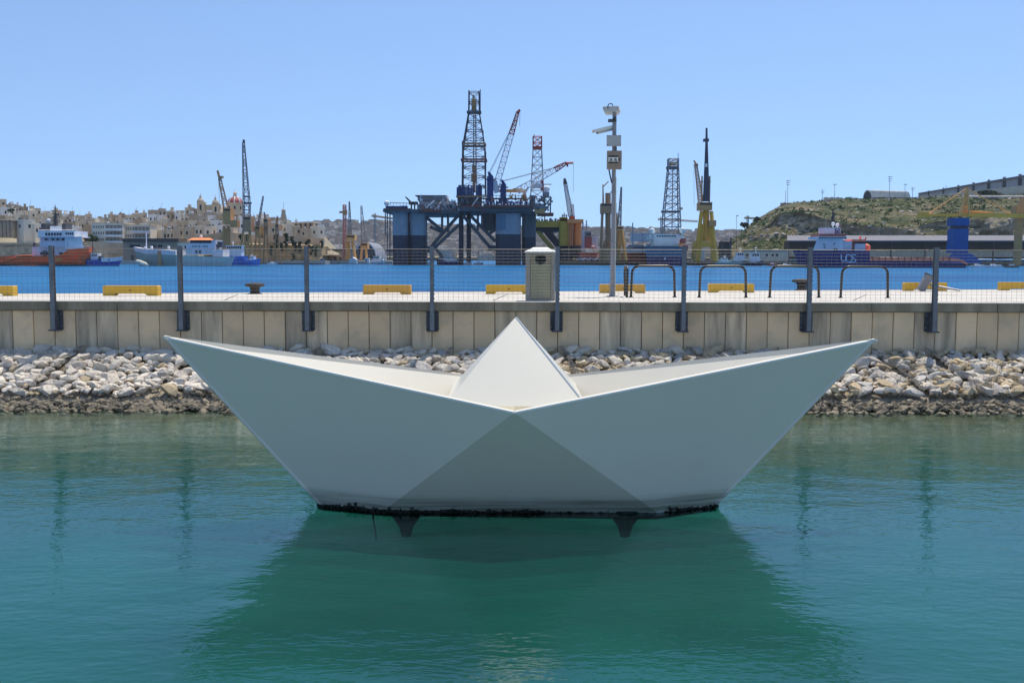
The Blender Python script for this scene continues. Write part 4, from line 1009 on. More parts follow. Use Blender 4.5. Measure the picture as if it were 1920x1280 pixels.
# big round tree behind the orange ship
def tree(px, pb, rx, rz, Y, label, m, n=900, size=.55, lobes=5, trunk=True):
    A = At(Y); k = A.m(1); q = A.p(px, pb, 3); t = thing('tree', label, 'tree', (q.x, q.y, q.z)); rt_ = random.Random(int(px))
    if trunk:
        b = MB(); b.tube(q, q+Vector((0, 0, rz*k)), .35, .2, 7)
        for s in range(3): b.tube(q+Vector((0, 0, rz*k*.5)), q+Vector((rt_.uniform(-1, 1)*rx*k*.5, 0, rz*k*1.2)), .16, .07, 5)
        b.build('trunk', FM['bark'], t)
    b = MB()
    for s in range(lobes): b.leaves((q.x+rt_.uniform(-.55, .55)*rx*k, q.y+rt_.uniform(-1.5, 1.5), q.z+rz*k*rt_.uniform(.7, 1.4)), rx*k*.62, rx*k*.6, rz*k*.6, n//lobes, size, rt_)
    b.build('crown', m, t); return t
tree(168, 455, 17, 8.5, 453, 'round dense green tree on the quay behind the orange ship', FM['leaf'], 2600, .5, 9)
tree(143, 443, 7, 4, 456, 'small green tree left of the round dense tree', FM['leaf'], 500, .5, 4)
tree(1858, 374, 24, 9, 560, 'dark bushy tree on the crest below the long ridge building', FM['leaf_dark'], 2200, .8, 9)
tree(1396, 428, 7, 6, 500, 'dark tree on the left shoulder of the scrub hill', FM['leaf_dark'], 700, .6, 5)
tree(1420, 416, 8, 5, 505, 'low dark tree right of the shoulder tree on the scrub hill', FM['leaf_dark'], 700, .6, 5)
tree(20, 398, 9, 4, 600, 'dark tree among the upper houses at the far left', FM['leaf_dark'], 500, .6, 4)

# warehouse on the left quay and other shore buildings
A = At(444)
t = thing('warehouse', 'brown flat-roofed warehouse behind the pale green ship', 'warehouse', A.p(280, 495))
b = MB(); A.box(b, 231, 332, 453, 496, 0, 14); b.build('wall', mat('warehouse_brick', (.36, .27, .195), .9, scale=.3, var=.15), t)
b = MB(); A.box(b, 229, 334, 447, 453.2, -1, 15); b.build('roof', FM['shed_brown'], t)
for a_, c_ in ((243, 262), (282, 292), (296, 304)):
    b = MB(); A.box(b, a_, c_, 459, 464, -.08, -.005); b.build('window', FM['far_glass'], t)
for a_, c_ in ((245, 252), (262, 272)):
    b = MB(); A.box(b, a_, c_, 478, 495, -.08, -.005); b.build('door', FM['dark_grey'], t)
t = thing('annex', 'pale annex at the right end of the brown warehouse', 'building', A.p(345, 495)); b = MB(); A.box(b, 332.4, 372, 455, 496, .5, 13); b.build('wall', HOUSE[1], t)
b = MB(); A.box(b, 331.8, 372.6, 453.6, 455, .1, 13.4); b.build('roof', HOUSE[3], t)
for a_ in (337, 346, 356, 364): b = MB(); A.box(b, a_, a_+4, 461, 466, .42, .495); b.build('window', FM['far_glass'], t)
A = At(488)
t = thing('dock_office', 'low yellow stone dock office beside the cliff', 'building', A.p(625, 494)); b = MB(); A.box(b, 606, 648, 477.5, 494, 0, 12); b.build('wall', FM['tan_wall'], t)
for a_ in (613.5, 626, 636): b = MB(); A.box(b, a_, a_+4.5, 482, 491, -.08, -.005); b.build('window', FM['far_glass'], t)
b = MB(); A.box(b, 605.5, 648.5, 476.3, 477.5, -.3, 12.3); b.build('roof', HOUSE[3], t)
A = At(540)
t = thing('dock_shed', 'dark roofed dock shed with blue arch behind the yellow office', 'shed', A.p(620, 490)); b = MB(); A.box(b, 600, 648, 470, 492, 0, 20); b.build('wall', FM['brick_tan'], t); b = MB(); A.box(b, 598, 650, 467, 470, -1, 21); b.build('roof', FM['dark_grey'], t)
b = MB(); q = A.p(618.5, 478, -.3); k = A.m(1); b.prism([(q.x+4.5*k*cos(pi*i/10), q.y, q.z+5*k*sin(pi*i/10)) for i in range(11)], (0, .25, 0)); b.build('arch', FM['teal'], t)
A = At(560)
t = thing('arched_hangar', 'wide arched dock hangar with pale curved roof edge behind the cranes', 'hangar', A.p(685, 492)); k = A.m(1); q = A.p(685, 492)
rr = [(22.5*k, .93), (20*k, .93)]
oa = [(q.x+24*k*cos(pi*i/20), q.y, q.z+38*k*math.sin(pi*i/20)) for i in range(21)]; ia = [(q.x+21.5*k*cos(pi*i/20), q.y, q.z+35.5*k*math.sin(pi*i/20)) for i in range(21)]
b = MB(); b.prism(oa+ia[::-1], (0, 40, 0)); b.build('roof_shell', FM['mid_grey'], t)
b = MB(); b.prism([(p_[0], q.y-.5, p_[2]) for p_ in oa+ia[::-1]], (0, .49, 0)); b.build('arch_edge', FM['lilac_white'], t)
b = MB(); b.prism([(p[0], q.y+1, p[2]) for p in ia], (0, .5, 0)); b.build('front_wall', FM['dark_grey'], t)
# far town across the creek
def FG(px, t, dy=0):
    Y = 1050+600*t+dy; z = 3+(W(px, interp(FT, px), 1650).z-3)*t; return Vector((W(px, 450, Y).x, Y, z))
rgf = random.Random(12); hm = [mat('far_house_tan', (.50, .42, .33), .9, var=.1, scale=.05, rnd=.15), mat('far_house_pale', (.68, .62, .54), .9, var=.1, scale=.05, rnd=.12), mat('far_house_grey', (.36, .32, .28), .9, var=.1, scale=.05, rnd=.15)]
cnt = 0
for r in range(9):
    Y = 1060+r*62; px = 596+rgf.uniform(0, 6)
    while px < 1420:
        top = interp(FT, px); t = (r+.4)/9; pg = 488+(top-488)*t
        wp = rgf.uniform(4.5, 11); hp = rgf.uniform(4, 8.5)
        if cnt < 140 and rgf.random() < .42 and not (1290 < px < 1345):
            A = At(Y); mi = rgf.choices([0, 1, 2], [.5, .3, .2])[0]; yw = rgf.choice([-.7, -.5, -.3]); c = FG(px, (Y-1050)/600)
            w1 = A.m(wp); w2 = w1*rgf.uniform(.7, 1.1); o = MB(); zt = c.z+A.m(hp)
            o.yawbox((c.x, Y), yw, w1, w2, c.z-8, zt); ho = o.build('far_house', hm[mi], origin=(c.x, Y, c.z-8)); tag(ho, f'small hazy {["tan", "pale", "grey"][mi]} house in the far town across the creek', 'house', f'{["tan", "pale", "grey"][mi]} houses of the far town')
            o = MB(); wins(o, (c.x, Y), yw, w1, w2, c.z, zt, pitch=5, ww=1.6, wh=2.2, prob=.7, rg=rgf)
            if o.v: stuff(o.build('windows', FM['mid_grey'], ho))
            cnt += 1
        px += wp*rgf.uniform(1.1, 3.2)
for k_, nm in enumerate(('far_rooftops', 'far_rooftops', 'far_rooftops')):
    b = MB(); bw_ = MB()
    for _ in range((1500, 700, 900)[k_]):
        px = rgf.uniform(590, 1430); t = rgf.random(); c = FG(px, t); Y = c.y; s = rgf.uniform(4, 10); yw = rgf.uniform(-.8, -.2); hh = rgf.uniform(1.5, 8)
        b.yawbox((c.x, Y), yw, s*1.2, s, c.z-5, c.z+hh); wins(bw_, (c.x, Y), yw, s*1.2, s, c.z, c.z+hh, pitch=4, ww=1.4, wh=1.8, prob=.6, rg=rgf)
    o = stuff(b.build(nm, hm[k_])); stuff(bw_.build('windows', FM['mid_grey'], o))
b = MB()
for _ in range(260):
    px = rgf.uniform(590, 1440); t = rgf.random()**.7; c = FG(px, t); Y = c.y; b.leaves((c.x, Y-3, c.z+2), rgf.uniform(4, 12), 4, rgf.uniform(2, 4), 40, 1.3, rgf)
stuff(b.build('far_greenery', FM['leaf']))
for px, py0, py1, lab in ((1186, 418, 452, 'slim grey chimney standing in the far town left of the drill ship'),):
    A = At(900); b = MB(); q = A.p(px, py1); k = A.m(1); b.lathe([(1.6*k, -20*k), (1.1*k, (py1-py0)*k)], q, 8); tag(b.build('chimney', FM['mid_grey'], origin=q), lab, 'chimney')
A = At(980); b = MB(); A.box(b, 1188, 1250, 437, 452, 0, 30); A.box(b, 1208, 1211, 434, 437, 5, 9); tag(b.build('factory', FM['hangar_grey']), 'long grey factory block on the far ridge behind the drill ship', 'factory')
A = At(800); t = thing('grey_shed', 'grey pitched shed beyond the red hull beside the slim crane', 'shed', A.p(1192, 475)); b = MB(); A.box(b, 1172, 1212, 466, 478, 0, 30); b.build('wall', FM['hangar_grey'], t)
b = MB(); a_ = A.p(1170, 466, -1); c_ = A.p(1214, 466, -1); b.prism([a_, c_, A.p(1205, 459, -1), A.p(1180, 459, -1)], (0, 32, 0)); b.build('roof', FM['roof_lilac'], t)

# right shore: long shed, hangar, ridge building, masts
A = At(441)
t = thing('long_shed', 'long low quayside shed with pale roof and dark brown front', 'shed', A.p(1700, 490))
b = MB(); A.box(b, 1477, 2300, 453, 468, 4, 10); b.build('front_wall', FM['shed_brown'], t)
b = MB(); a_ = A.p(1476, 453, -.5); c_ = A.p(2320, 453, -.5); d_ = A.p(2320, 443.5, 9); e_ = A.p(1476, 443.5, 9); b.prism([a_, c_, d_, e_], (0, 0, .5)); b.build('roof', FM['roof_lilac'], t)
for k in range(13):
    b = MB(); A.box(b, 1478+64*k, 1479.6+64*k, 453, 497, -.2, .6); b.build('column', FM['shed_brown'], t)
b = MB(); A.box(b, 1482, 2300, 471, 482, 3, 5); b.build('rubble_wall', FM['tan_wall'], t)
A = At(600)
t = thing('barrel_hangar', 'cream barrel-vaulted hangar on top of the scrub hill', 'hangar', A.p(1665, 372)); k = A.m(1)
q = A.p(1626, 373.5); arc = [(q.x+9*k*cos(pi*i/12)*.9, q.y, q.z+17*k*sin(pi*i/12)) for i in range(13)]
L_ = Vector((A.m(85), 10, 0))
b = MB(); b.prism([Vector(p)+Vector((0, 0, 0)) for p in arc], L_); b.build('vault', mat('hangar_sheet', (.80, .74, .62), .7, scale=.25, col2=(.66, .55, .42), thr=(.32, .45)), t)
b = MB(); b.prism([Vector((q.x+(p[0]-q.x)*.9, q.y-.12, q.z+(p[2]-q.z)*.9)) for p in arc], L_.normalized()*.11); b.build('end_wall', FM['dark_grey'], t)
b = MB(); A.box(b, 1636, 1719, 370, 374, -.5, 1); b.build('side_lean_to', FM['mid_grey'], t)
RB0, RB1 = 660, 612
t = thing('ridge_building', 'very long grey industrial building running along the top of the right ridge', 'industrial building', W(1722, 369, 640))
a_ = W(1722, 373, RB0); c_ = W(2060, 356, RB1); at_ = W(1722, 364.5, RB0); ct_ = W(2060, 310, RB1); bk = Vector((40, 60, 0))
def quad_wall(p0, p1, q0, q1, off): b = MB(); b.prism([p0, p1, q1, q0], off); return b
m0 = a_.lerp(at_, .5); m1 = c_.lerp(ct_, .5)
quad_wall(a_, c_, m0, m1, bk).build('lower_wall', fm('ridge_cream', (.70, .62, .49)), t); quad_wall(m0+Vector((0, 0, .003)), m1+Vector((0, 0, .003)), at_, ct_, bk).build('upper_wall', fm('ridge_grey', (.46, .45, .48)), t)
e0 = at_+Vector((0, 0, .02)); e1 = ct_+Vector((0, 0, .02)); nf = Vector((-.5, -.9, 0)); quad_wall(e0+nf, e1+nf, e0+nf+Vector((0, 0, .8)), e1+nf+Vector((0, 0, 1.6)), bk).build('eaves', FM['roof_lilac'], t)
for i in range(11):
    f = (i+.7)/11.5; p = m0.lerp(m1, f); q = at_.lerp(ct_, f); d_ = (c_-a_).normalized(); h = (q-p).z; b = MB(); b.obox(p.lerp(q, .5)+nf*.12, d_*h*.24, nf*.06, (0, 0, h*.45)); b.build('bay_opening', FM['dark_grey'], t)
    b = MB(); b.obox(q+Vector((0, 0, 1.2+f)), d_*h*.15, (0, .5, 0), (0, 0, h*.12)); b.build('roof_vent', FM['mid_grey'], t)
for px, pt, pb, kind, lab in ((1477, 338, 380, 3, 'tall floodlight mast with three lamp tiers at the cliff edge'), (1473, 357, 381, 0, 'plain thin pole beside the tall floodlight mast'), (1542, 356, 376, 2, 'short crossarm mast left of the hangar on the hill'), (1565, 346, 373, 1, 'twin-arm lamp post left of the hangar on the hill'), (1668, 331, 366, 3, 'tall floodlight mast behind the barrel hangar'), (1697, 346, 371, 1, 'twin-arm lamp post in front of the barrel hangar'), (1711, 351, 371, 2, 'small crossarm mast at the right end of the barrel hangar'), (1774, 347, 372, 0, 'thin bare pole in front of the ridge building'), (1863, 357, 378, 0, 'thin pole in front of the dark tree on the crest'), (1381, 405, 486, 4, 'tall brown lamp mast on the quay left of the scrub hill'), (1205, 440, 486, 4, 'thin dark lamp mast left of the drill ship hull')):
    Y = 598 if pb < 400 else 434; A = At(Y); k = A.m(1); q = A.p(px, pb); tp = A.p(px, pt)
    t = thing('lamp_mast' if kind else 'pole', lab, 'mast' if kind else 'pole', q)
    b = MB(); b.tube(q-Vector((0, 0, 2)), tp, .55*k, .35*k, 6); b.build('shaft', FM['mid_grey'] if kind != 4 else FM['rust_red'] if px > 1300 else FM['dark_grey'], t)
    b = MB()
    if kind == 3:
        for j in range(3): b.box(q.x-(4-.6*j)*k, q.x+(4-.6*j)*k, q.y-.3, q.y+.3, tp.z-(1+4*j)*k, tp.z-(.3+4*j)*k)
    elif kind == 2:
        for j in range(3): b.box(q.x-3*k, q.x+3*k, q.y-.2, q.y+.2, tp.z-(1+2.5*j)*k, tp.z-(.5+2.5*j)*k)
    elif kind == 1: b.box(q.x-2.6*k, q.x+2.6*k, q.y-.2, q.y+.2, tp.z-.6*k, tp.z); b.box(q.x-3.2*k, q.x-1.4*k, q.y-.3, q.y+.3, tp.z, tp.z+.7*k); b.box(q.x+1.4*k, q.x+3.2*k, q.y-.3, q.y+.3, tp.z, tp.z+.7*k)
    elif kind == 4: b.box(q.x-1.5*k, q.x+1.5*k, q.y-.5, q.y+.5, tp.z-.2*k, tp.z+1.2*k)
    if b.v: b.build('lamp_head', FM['dark_grey'], t)
# ================================================================== rigs, cranes and ships
def beams(A, segs, t, d=0.0):
    b = MB()
    for s in segs:
        dd = s[4] if len(s) > 4 else d; b.tube(A.p(s[0], s[1], dd), A.p(s[2], s[3], s[5] if len(s) > 5 else dd), t, n=6)
    return b
def derrick(b, A, levels, t, dep=None, d0=0.0, cx=None):
    # levels: (py, px left, px right); square in plan
    prev = None
    for py, l, r in levels:
        w_ = A.m(r-l); c = A.p((l+r)/2, py, d0); cur = [Vector((c.x-w_/2, c.y-w_/2, c.z)), Vector((c.x+w_/2, c.y-w_/2, c.z)), Vector((c.x+w_/2, c.y+w_/2, c.z)), Vector((c.x-w_/2, c.y+w_/2, c.z))]
        for j in range(4): b.bar(cur[j], cur[(j+1) % 4], t*.8)
        if prev:
            for j in range(4): b.bar(prev[j], cur[j], t*1.3); b.bar(prev[j], cur[(j+1) % 4], t*.55); b.bar(prev[(j+1) % 4], cur[j], t*.55)
        prev = cur
def lv(y0, l0, r0, y1, l1, r1, n): return [(y0+(y1-y0)*i/n, l0+(l1-l0)*i/n, r0+(r1-r0)*i/n) for i in range(n+1)]
def column(A, px0, px1, pt, pb, d, dep, parent, m, name='column', r=.28, split=None, m2=None):
    x0, x1 = A.p(px0, 450, d).x, A.p(px1, 450, d).x; k = min((x1-x0), dep)*r
    def ring(z): 
        out = []
        for cx_, cy_, a0 in ((x1-k, A.Y+d+k, -pi/2), (x1-k, A.Y+d+dep-k, 0), (x0+k, A.Y+d+dep-k, pi/2), (x0+k, A.Y+d+k, pi)):
            for i in range(4): a = a0+i*pi/6; out.append((cx_+k*cos(a), cy_+k*sin(a), z))
        return out
    zt, zb = A.p(px0, pt).z, A.p(px0, pb).z
    if split:
        zs = A.p(px0, split).z; b = MB(); b.loft([ring(zb), ring(zs)]); b.build('column_base', m2, parent); b = MB(); b.loft([ring(zs+.003), ring(zt)])
    else: b = MB(); b.loft([ring(zb), ring(zt)])
    return b.build(name, m, parent)
# ---- blue semi-submersible rig
A = At(417); p = A.p
rig = thing('drilling_rig', 'huge blue drilling rig on thick columns with a tall dark derrick', 'drilling rig', p(880, 497))
RB, RD = FM['rig_blue'], FM['rig_dark']
column(A, 735.5, 764, 397, 500, 0, 12, rig, RB, split=441, m2=RD); column(A, 768, 797.5, 397, 500, 2, 12, rig, RB, split=441, m2=RD); column(A, 762, 772, 441, 500, 4, 9, rig, RD, name='pontoon_web')
column(A, 929, 977, 399, 500, 0, 13, rig, RB, split=439, m2=RD); column(A, 979, 1005, 399, 500, 6, 13, rig, FM['rig_deck'], split=444, m2=RD); column(A, 906, 929, 399, 431, 10, 8, rig, FM['rig_deck'], name='hanging_module')
b = MB(); A.box(b, 931, 948, 402, 430, -.25, -.02); b.build('column_plate', FM['drill_blue'], rig)
column(A, 860, 869, 396, 500, 8, 2.2, rig, FM['lattice_dark'], name='thin_column', r=.45); column(A, 874.5, 883, 396, 500, 12, 2.2, rig, FM['lattice_dark'], name='thin_column', r=.45)
for s in ((796, 405, 829, 432), (861, 402, 808, 463), (861, 421, 813, 466), (867, 403, 920, 465), (883, 405, 929, 453), (796, 399, 862, 399), (806, 425, 833, 437), (929, 430, 915, 440), (815, 463, 830, 483), (1005, 470, 990, 455)):
    b = beams(A, [s], .68, 7); b.build('brace', FM['rig_deck'], rig)
for px, y1 in ((829, 432), (840, 436), (896, 432), (904, 425), (726, 470), (731, 485), (722.5, 440)): b = beams(A, [(px, 396, px, y1)], .22 if px < 735 else .5, 6); b.build('hanging_pipe', FM['rig_deck'], rig)
b = MB(); A.box(b, 718, 786, 392, 397.5, -3, 40); A.box(b, 784, 862, 395, 400, -1, 44); A.box(b, 860, 1000, 388, 396, -3, 44)
A.box(b, 905, 1005, 396, 400, 0, 40)
b.loft([[p(912, 388, -5), p(1000, 388, -5), p(1000, 388, 0), p(905, 388, 0)], [p(915, 384, -5), p(998, 384, -5), p(998, 384, 0), p(908, 384, 0)]]); b.build('main_deck', FM['rig_deck'], rig)
for e_ in ((719, 770, 390.6, 392, -4, -2.8), (861, 998, 386, 387.9, -6.2, -5.2)): b = MB(); A.box(b, *e_); b.build('deck_edge', FM['rust_red'], rig)
rgr = random.Random(4)
b = MB()
for px in range(726, 766, 5): q = p(px, 388.5, 2); b.ball((q.x, q.y, q.z), A.m(rgr.uniform(3.2, 4.2)), 8, .8)
b.build('blue_tarpaulin', FM['tarp_blue'], rig)
b = MB(); A.box(b, 782, 855, 383, 395, 0, 20); A.box(b, 783, 838, 371, 376, 1, 18); b.build('accommodation_block', FM['mid_grey'], rig)
b = MB(); A.box(b, 787, 812, 368, 375, 2, 16); A.box(b, 812, 838, 366, 375, 1.5, 16); A.box(b, 786, 853, 377, 383, 3, 18); b.build('control_cabin', FM['lilac_white'], rig)
b = MB()
for px in range(788, 850, 7): A.box(b, px, px+3, 385, 390, -.12, -.01)
stuff(b.build('windows', FM['far_glass'], rig))
b = MB(); A.box(b, 778, 835, 366, 367.2, -1, 17); b.build('helideck_edge', FM['dark_grey'], rig)
for s in ((800, 390, 815, 376), (818, 392, 828, 377), (883, 389, 897, 370)): beams(A, [s], .3, -2).build('pale_strut', FM['lattice_white'], rig)
b = MB(); A.box(b, 793, 828, 392, 397, -3, -.5); b.build('lifeboat', FM['rust_red'], rig)
for px in (770, 776): b = MB(); A.box(b, px-4, px+6, 378, 383, 0, 5); A.box(b, px, px+2, 383, 392, 1, 3); b.build('deck_crane_base', FM['dark_grey'], rig)
beams(A, [(768, 378, 760, 369), (762, 370, 770, 378)], .22, 2).build('small_jib', FM['dark_grey'], rig)
q = p(725, 381, 2); b = MB(); b.ball(q, A.m(5.2), 14); b.tube((q.x, q.y, q.z-A.m(12)), (q.x, q.y, q.z-A.m(4)), .5, n=8); b.build('radome', FM['ship_white'], rig, smooth=True)
b = MB(); b.path([p(731, 380, 2), p(765, 381, 2)], .15)
for px in range(732, 766, 6): b.tube(p(px, 380.4, 2), p(px, 385, 2), .1, n=4)
b.build('handrail', FM['mid_grey'], rig)
# drill floor
b = MB(); A.box(b, 858, 902, 369, 389, 2, 16); b.build('drill_floor', FM['lattice_dark'], rig)
b = MB(); A.box(b, 855, 903, 367, 369.5, 1, 17); b.build('drill_floor_edge', FM['crane_brown'], rig)
b = MB()
for px in range(856, 904, 3): 
    if 886 < px < 892: continue
    A.box(b, px, px+2.7, rgr.uniform(345, 353), 368, 1.5+rgr.random(), 3+rgr.random())
b.build('wind_curtain', FM['tarp_blue'], rig)
dk = thing  # derrick is a part of the rig
b = MB(); lvl = lv(368, 867, 911, 278, 868, 909.5, 5)+lv(278, 868, 909.5, 212, 879, 899, 4)[1:]+lv(212, 879, 899, 173, 879.5, 898.5, 2)[1:]
derrick(b, A, lvl, .27, d0=9); b.path([p(888, 350, 9), p(888.5, 215, 9)], .22); b.path([p(893, 350, 9), p(892, 215, 9)], .22)
dr = b.build('derrick', FM['lattice_dark'], rig)
for py, l, r in ((301, 866, 912), (271.5, 868, 910), (211, 877, 901)):
    b = MB(); w_ = A.m(r-l)/2; A.box(b, l, r, py-1.3, py+1.3, 9-w_, 9+w_) if False else None
    c = p((l+r)/2, py, 9)
    for sx, sy in ((0, -1), (0, 1), (-1, 0), (1, 0)): b.box(c.x-(w_ if sx == 0 else -sx*w_-.35) if sx == 0 else c.x+sx*w_-.35, (c.x+w_) if sx == 0 else c.x+sx*w_+.35, c.y+sy*w_-.35 if sx == 0 else c.y-w_+.36, c.y+sy*w_+.35 if sx == 0 else c.y+w_-.36, c.z-.35, c.z+.35)
    b.build('platform', FM['rust_red'] if py > 290 else FM['crane_brown'] if py > 250 else FM['rig_deck'], dr)
b = MB(); A.box(b, 884, 893, 186, 206, 8, 11); A.box(b, 886, 889, 178, 186, 8.5, 10); b.build('crown_block', FM['dirty_ochre'], dr)
b = MB(); A.box(b, 885, 892, 309, 323, 8, 10.5); A.box(b, 883.5, 894, 325, 340, 8, 11); A.box(b, 886, 891, 341, 360, 8, 10); b.build('travelling_block', FM['crane_brown'], dr)
b = MB()
for px, y0, y1 in ((867, 264, 300), (911, 285, 320), (900.5, 168, 215), (879, 169, 180), (906, 245, 260)): b.tube(p(px, y0, 4), p(px, y1, 4), .2, n=5)
b.build('ladder_rail', FM['lattice_dark'], dr)
# deck machinery
b = MB()
for px in range(910, 990, 4):
    h = rgr.uniform(3, 9); A.box(b, px, px+rgr.uniform(2, 4), 384-h, 384.5, -4+rgr.random()*2, 1)
for px in range(914, 990, 9): q = p(px, 380, -4.5); b.ball(q, A.m(rgr.uniform(2, 3.4)), 8)
b.build('deck_machinery', FM['tarp_blue'], rig)
b = MB()
for px in range(911, 990, 6): A.box(b, px, px+rgr.uniform(1, 3), 384-rgr.uniform(2, 6), 384.3, -5.4, -4.6)
b.build('deck_fittings', FM['lattice_white'], rig)
for k_, (l_, r_, top_, bot_, n_, mm) in enumerate(((785, 858, 376, 394, 26, 'mid_grey'), (785, 858, 372, 394, 16, 'lattice_white'), (786, 1000, 384, 394, 40, 'rust_red'), (905, 1000, 368, 386, 34, 'lattice_dark'), (905, 995, 360, 386, 16, 'dirty_ochre'), (860, 905, 370, 389, 22, 'rig_deck'), (985, 1030, 366, 396, 26, 'rig_deck'), (990, 1034, 370, 398, 16, 'dark_grey'))):
    b = MB()
    for _ in range(n_):
        x_ = rgr.uniform(l_, r_); w_ = rgr.uniform(.8, 5); y_ = rgr.uniform(top_, bot_); h_ = rgr.uniform(1, 4.5); dd = rgr.uniform(-5.5, -1)
        A.box(b, x_, x_+w_, y_, min(bot_, y_+h_), dd, dd+1)
        if rgr.random() < .3: b.tube(A.p(x_, y_, dd), A.p(x_+rgr.uniform(-4, 4), y_-rgr.uniform(3, 8), dd), .16, n=4)
    stuff(b.build('deck_clutter', FM[mm], rig))
b = MB(); A.box(b, 905, 985, 371, 373, 3, 8)
for px in range(906, 985, 6): A.box(b, px, px+.8, 366, 386, 3, 3.5)
A.box(b, 905, 985, 366, 367, 3, 3.4); b.build('pipe_rack', FM['crane_brown'], rig)
b = MB(); A.box(b, 930, 987, 355, 360, 5, 8); A.box(b, 962, 980, 353, 355, 5, 8); A.box(b, 980, 986, 360, 377, 5, 8); b.build('gantry', FM['ochre_paint'], rig)
beams(A, [(982, 362, 973, 383), (985, 362, 989, 384), (990, 352, 984, 364)], .35, 4).build('gantry_strut', FM['lattice_white'], rig)
b = MB(); A.box(b, 993, 1004, 366, 384, 1, 9); A.box(b, 1000, 1022, 382, 391, -3, 5); b.build('deck_house', FM['hullgrey'] if 'hullgrey' in FM else FM['mid_grey'], rig)
b = MB(); A.box(b, 1003, 1022, 391, 400, -3, 8); b.build('yellow_module', FM['dirty_ochre'], rig)
b = beams(A, [(1022, 367, 1022, 396), (1032, 368, 1032, 400), (1022, 370, 1034, 370), (1022, 385, 1032, 372), (1022, 396, 1032, 380), (1018, 400, 1038, 400), (1034, 383, 1026, 383)], .28, 2); b.build('stair_tower', FM['rig_deck'], rig)
b = MB(); A.box(b, 1008, 1038, 399, 404, 0, 10); b.build('rusty_platform', FM['rust_red'], rig)
q = p(1025, 354, 3); b = MB(); b.ball(q, A.m(5.8), 14); b.lathe([(A.m(4.6), -A.m(10)), (A.m(4.8), -A.m(3))], q, 10); b.build('radome', FM['ship_white'], rig, smooth=True)
b = MB(); A.box(b, 1018, 1030, 360, 367, 0, 6); b.build('radome_base', FM['mid_grey'], rig)
def pedestal(l, r, pt, pb, bx, by, tx, ty, red, cab):
    b = MB(); A.box(b, l, r, pt+8, pb, -1, 3); A.box(b, l-3, r+2, pb-12, pb-4, -2, 4); b.loft([[p(l+3, pt+9, 0), p(r, pt+9, 0), p(r, pt+9, 2), p(l+3, pt+9, 2)], [p(l+1, pt, 0), p(l+5, pt, 0), p(l+5, pt, 2), p(l+1, pt, 2)]]); A.box(b, l-4, r+4, pt+13, pt+14, -1.5, 3.5)
    pe = b.build('crane_pedestal', FM['tarp_blue'], rig)
    a = p(bx, by, 1); c = p(tx, ty, 1); k = red; m_ = a.lerp(c, k)
    b = MB(); b.lattice(a, m_, 2.4, 2.0, int((m_-a).length/2.2), .2); b.build('boom', FM['lattice_white'], pe)
    b = MB(); b.lattice(m_, c, 2.0, 1.0, max(3, int((c-m_).length/1.6)), .26); b.build('boom_tip', FM['lattice_red'], pe)
    b = MB(); b.path([p(l+4, pt+2, 1), c.lerp(a, .08)], .1, 4); b.path([p(l+6, pt+3, 1), c.lerp(a, .12)], .08, 4); b.build('stay_cable', FM['lattice_grey'], pe)
    return pe
pe = pedestal(913, 925, 322, 385, 928, 357, 971, 210, .72, None)
b = MB(); b.obox(p(929, 350, 1), (1.1, 0, .3), (0, 1.4, 0), (-.7, 0, 2.4)); b.build('boom_foot', FM['lilac_white'], pe)
b = MB(); b.bar(p(969, 212, 1), p(975, 206, 1), .7); b.path([p(975, 207, 1), p(974.5, 236, 1)], .07, 4); b.build('hook_line', FM['lattice_red'], pe)
pe = pedestal(938, 949, 337, 384, 970, 358, 1062, 306, .78, None)
b = MB(); b.bar(p(1060, 306, 1), p(1075, 305.5, 1), .6); b.path([p(1075, 305, 1), p(1075, 360, 1)], .06, 4); b.tube(p(1064, 306, 1), p(1064, 313, 1), .35, n=6); b.build('hook_line', FM['lattice_red'], pe)
for px in (747, 757): pass
b = MB()
for px in range(722, 765, 5): b.tube(p(px, 397, 3), p(px, 470+rgr.uniform(0, 20), 3), .06, n=4)
b.build('mooring_wires', FM['lattice_dark'], rig)
for e_ in ((724, 737, 468, 472, -1, 6), (797, 806, 462, 474, 0, 6), (915, 930, 460, 470, 1, 6)): b = MB(); A.box(b, *e_); b.build('fairlead', RD, rig)

# ---- second rig: red and white derrick, yellow hull
A = At(455); p = A.p
r2 = thing('yellow_rig', 'yellow and olive drilling rig with red and white derrick behind the blue rig', 'drilling rig', p(1050, 496))
b = MB(); derrick(b, A, lv(420, 992, 1022, 279, 999.5, 1015.5, 9), .21, d0=9); dr = b.build('derrick', FM['lattice_grey'], r2)
b = MB(); derrick(b, A, [(279, 999.5, 1015.5), (268, 999.5, 1015.5), (256.5, 999.5, 1015.5)], .28, d0=9); b.tube(p(1001.5, 256, 9), p(1001.5, 252, 9), .15, n=4); b.build('derrick_top', FM['lattice_red'], dr)
b = MB(); A.box(b, 1000, 1016, 274, 279.5, 7, 11); b.build('platform', FM['lattice_red'], dr)
b = MB(); A.box(b, 996, 1017, 344, 352, 4, 9); b.build('white_cabin', FM['lilac_white'], r2)
b = MB(); A.box(b, 1014, 1019, 338, 356, 6, 9); A.box(b, 1016, 1034, 345, 346.3, 6, 7); b.build('side_mast', FM['lattice_red'], r2)
b = MB(); A.box(b, 985, 1062, 414, 426, 0, 40); b.build('main_deck', FM['olive'], r2)
b = MB(); A.box(b, 985, 1050, 426, 433, 2, 38); b.build('under_deck', FM['rig_dark'], r2)
column(A, 1049, 1066, 418, 461, -3, 12, r2, FM['olive'], split=None); column(A, 1066.5, 1075, 416, 461, 0, 11, r2, FM['rig_orange']); column(A, 1077, 1090.5, 415, 463, 2, 12, r2, FM['rig_orange'])
column(A, 1049, 1091, 460.5, 498, 0, 12, r2, RD, name='column_base')
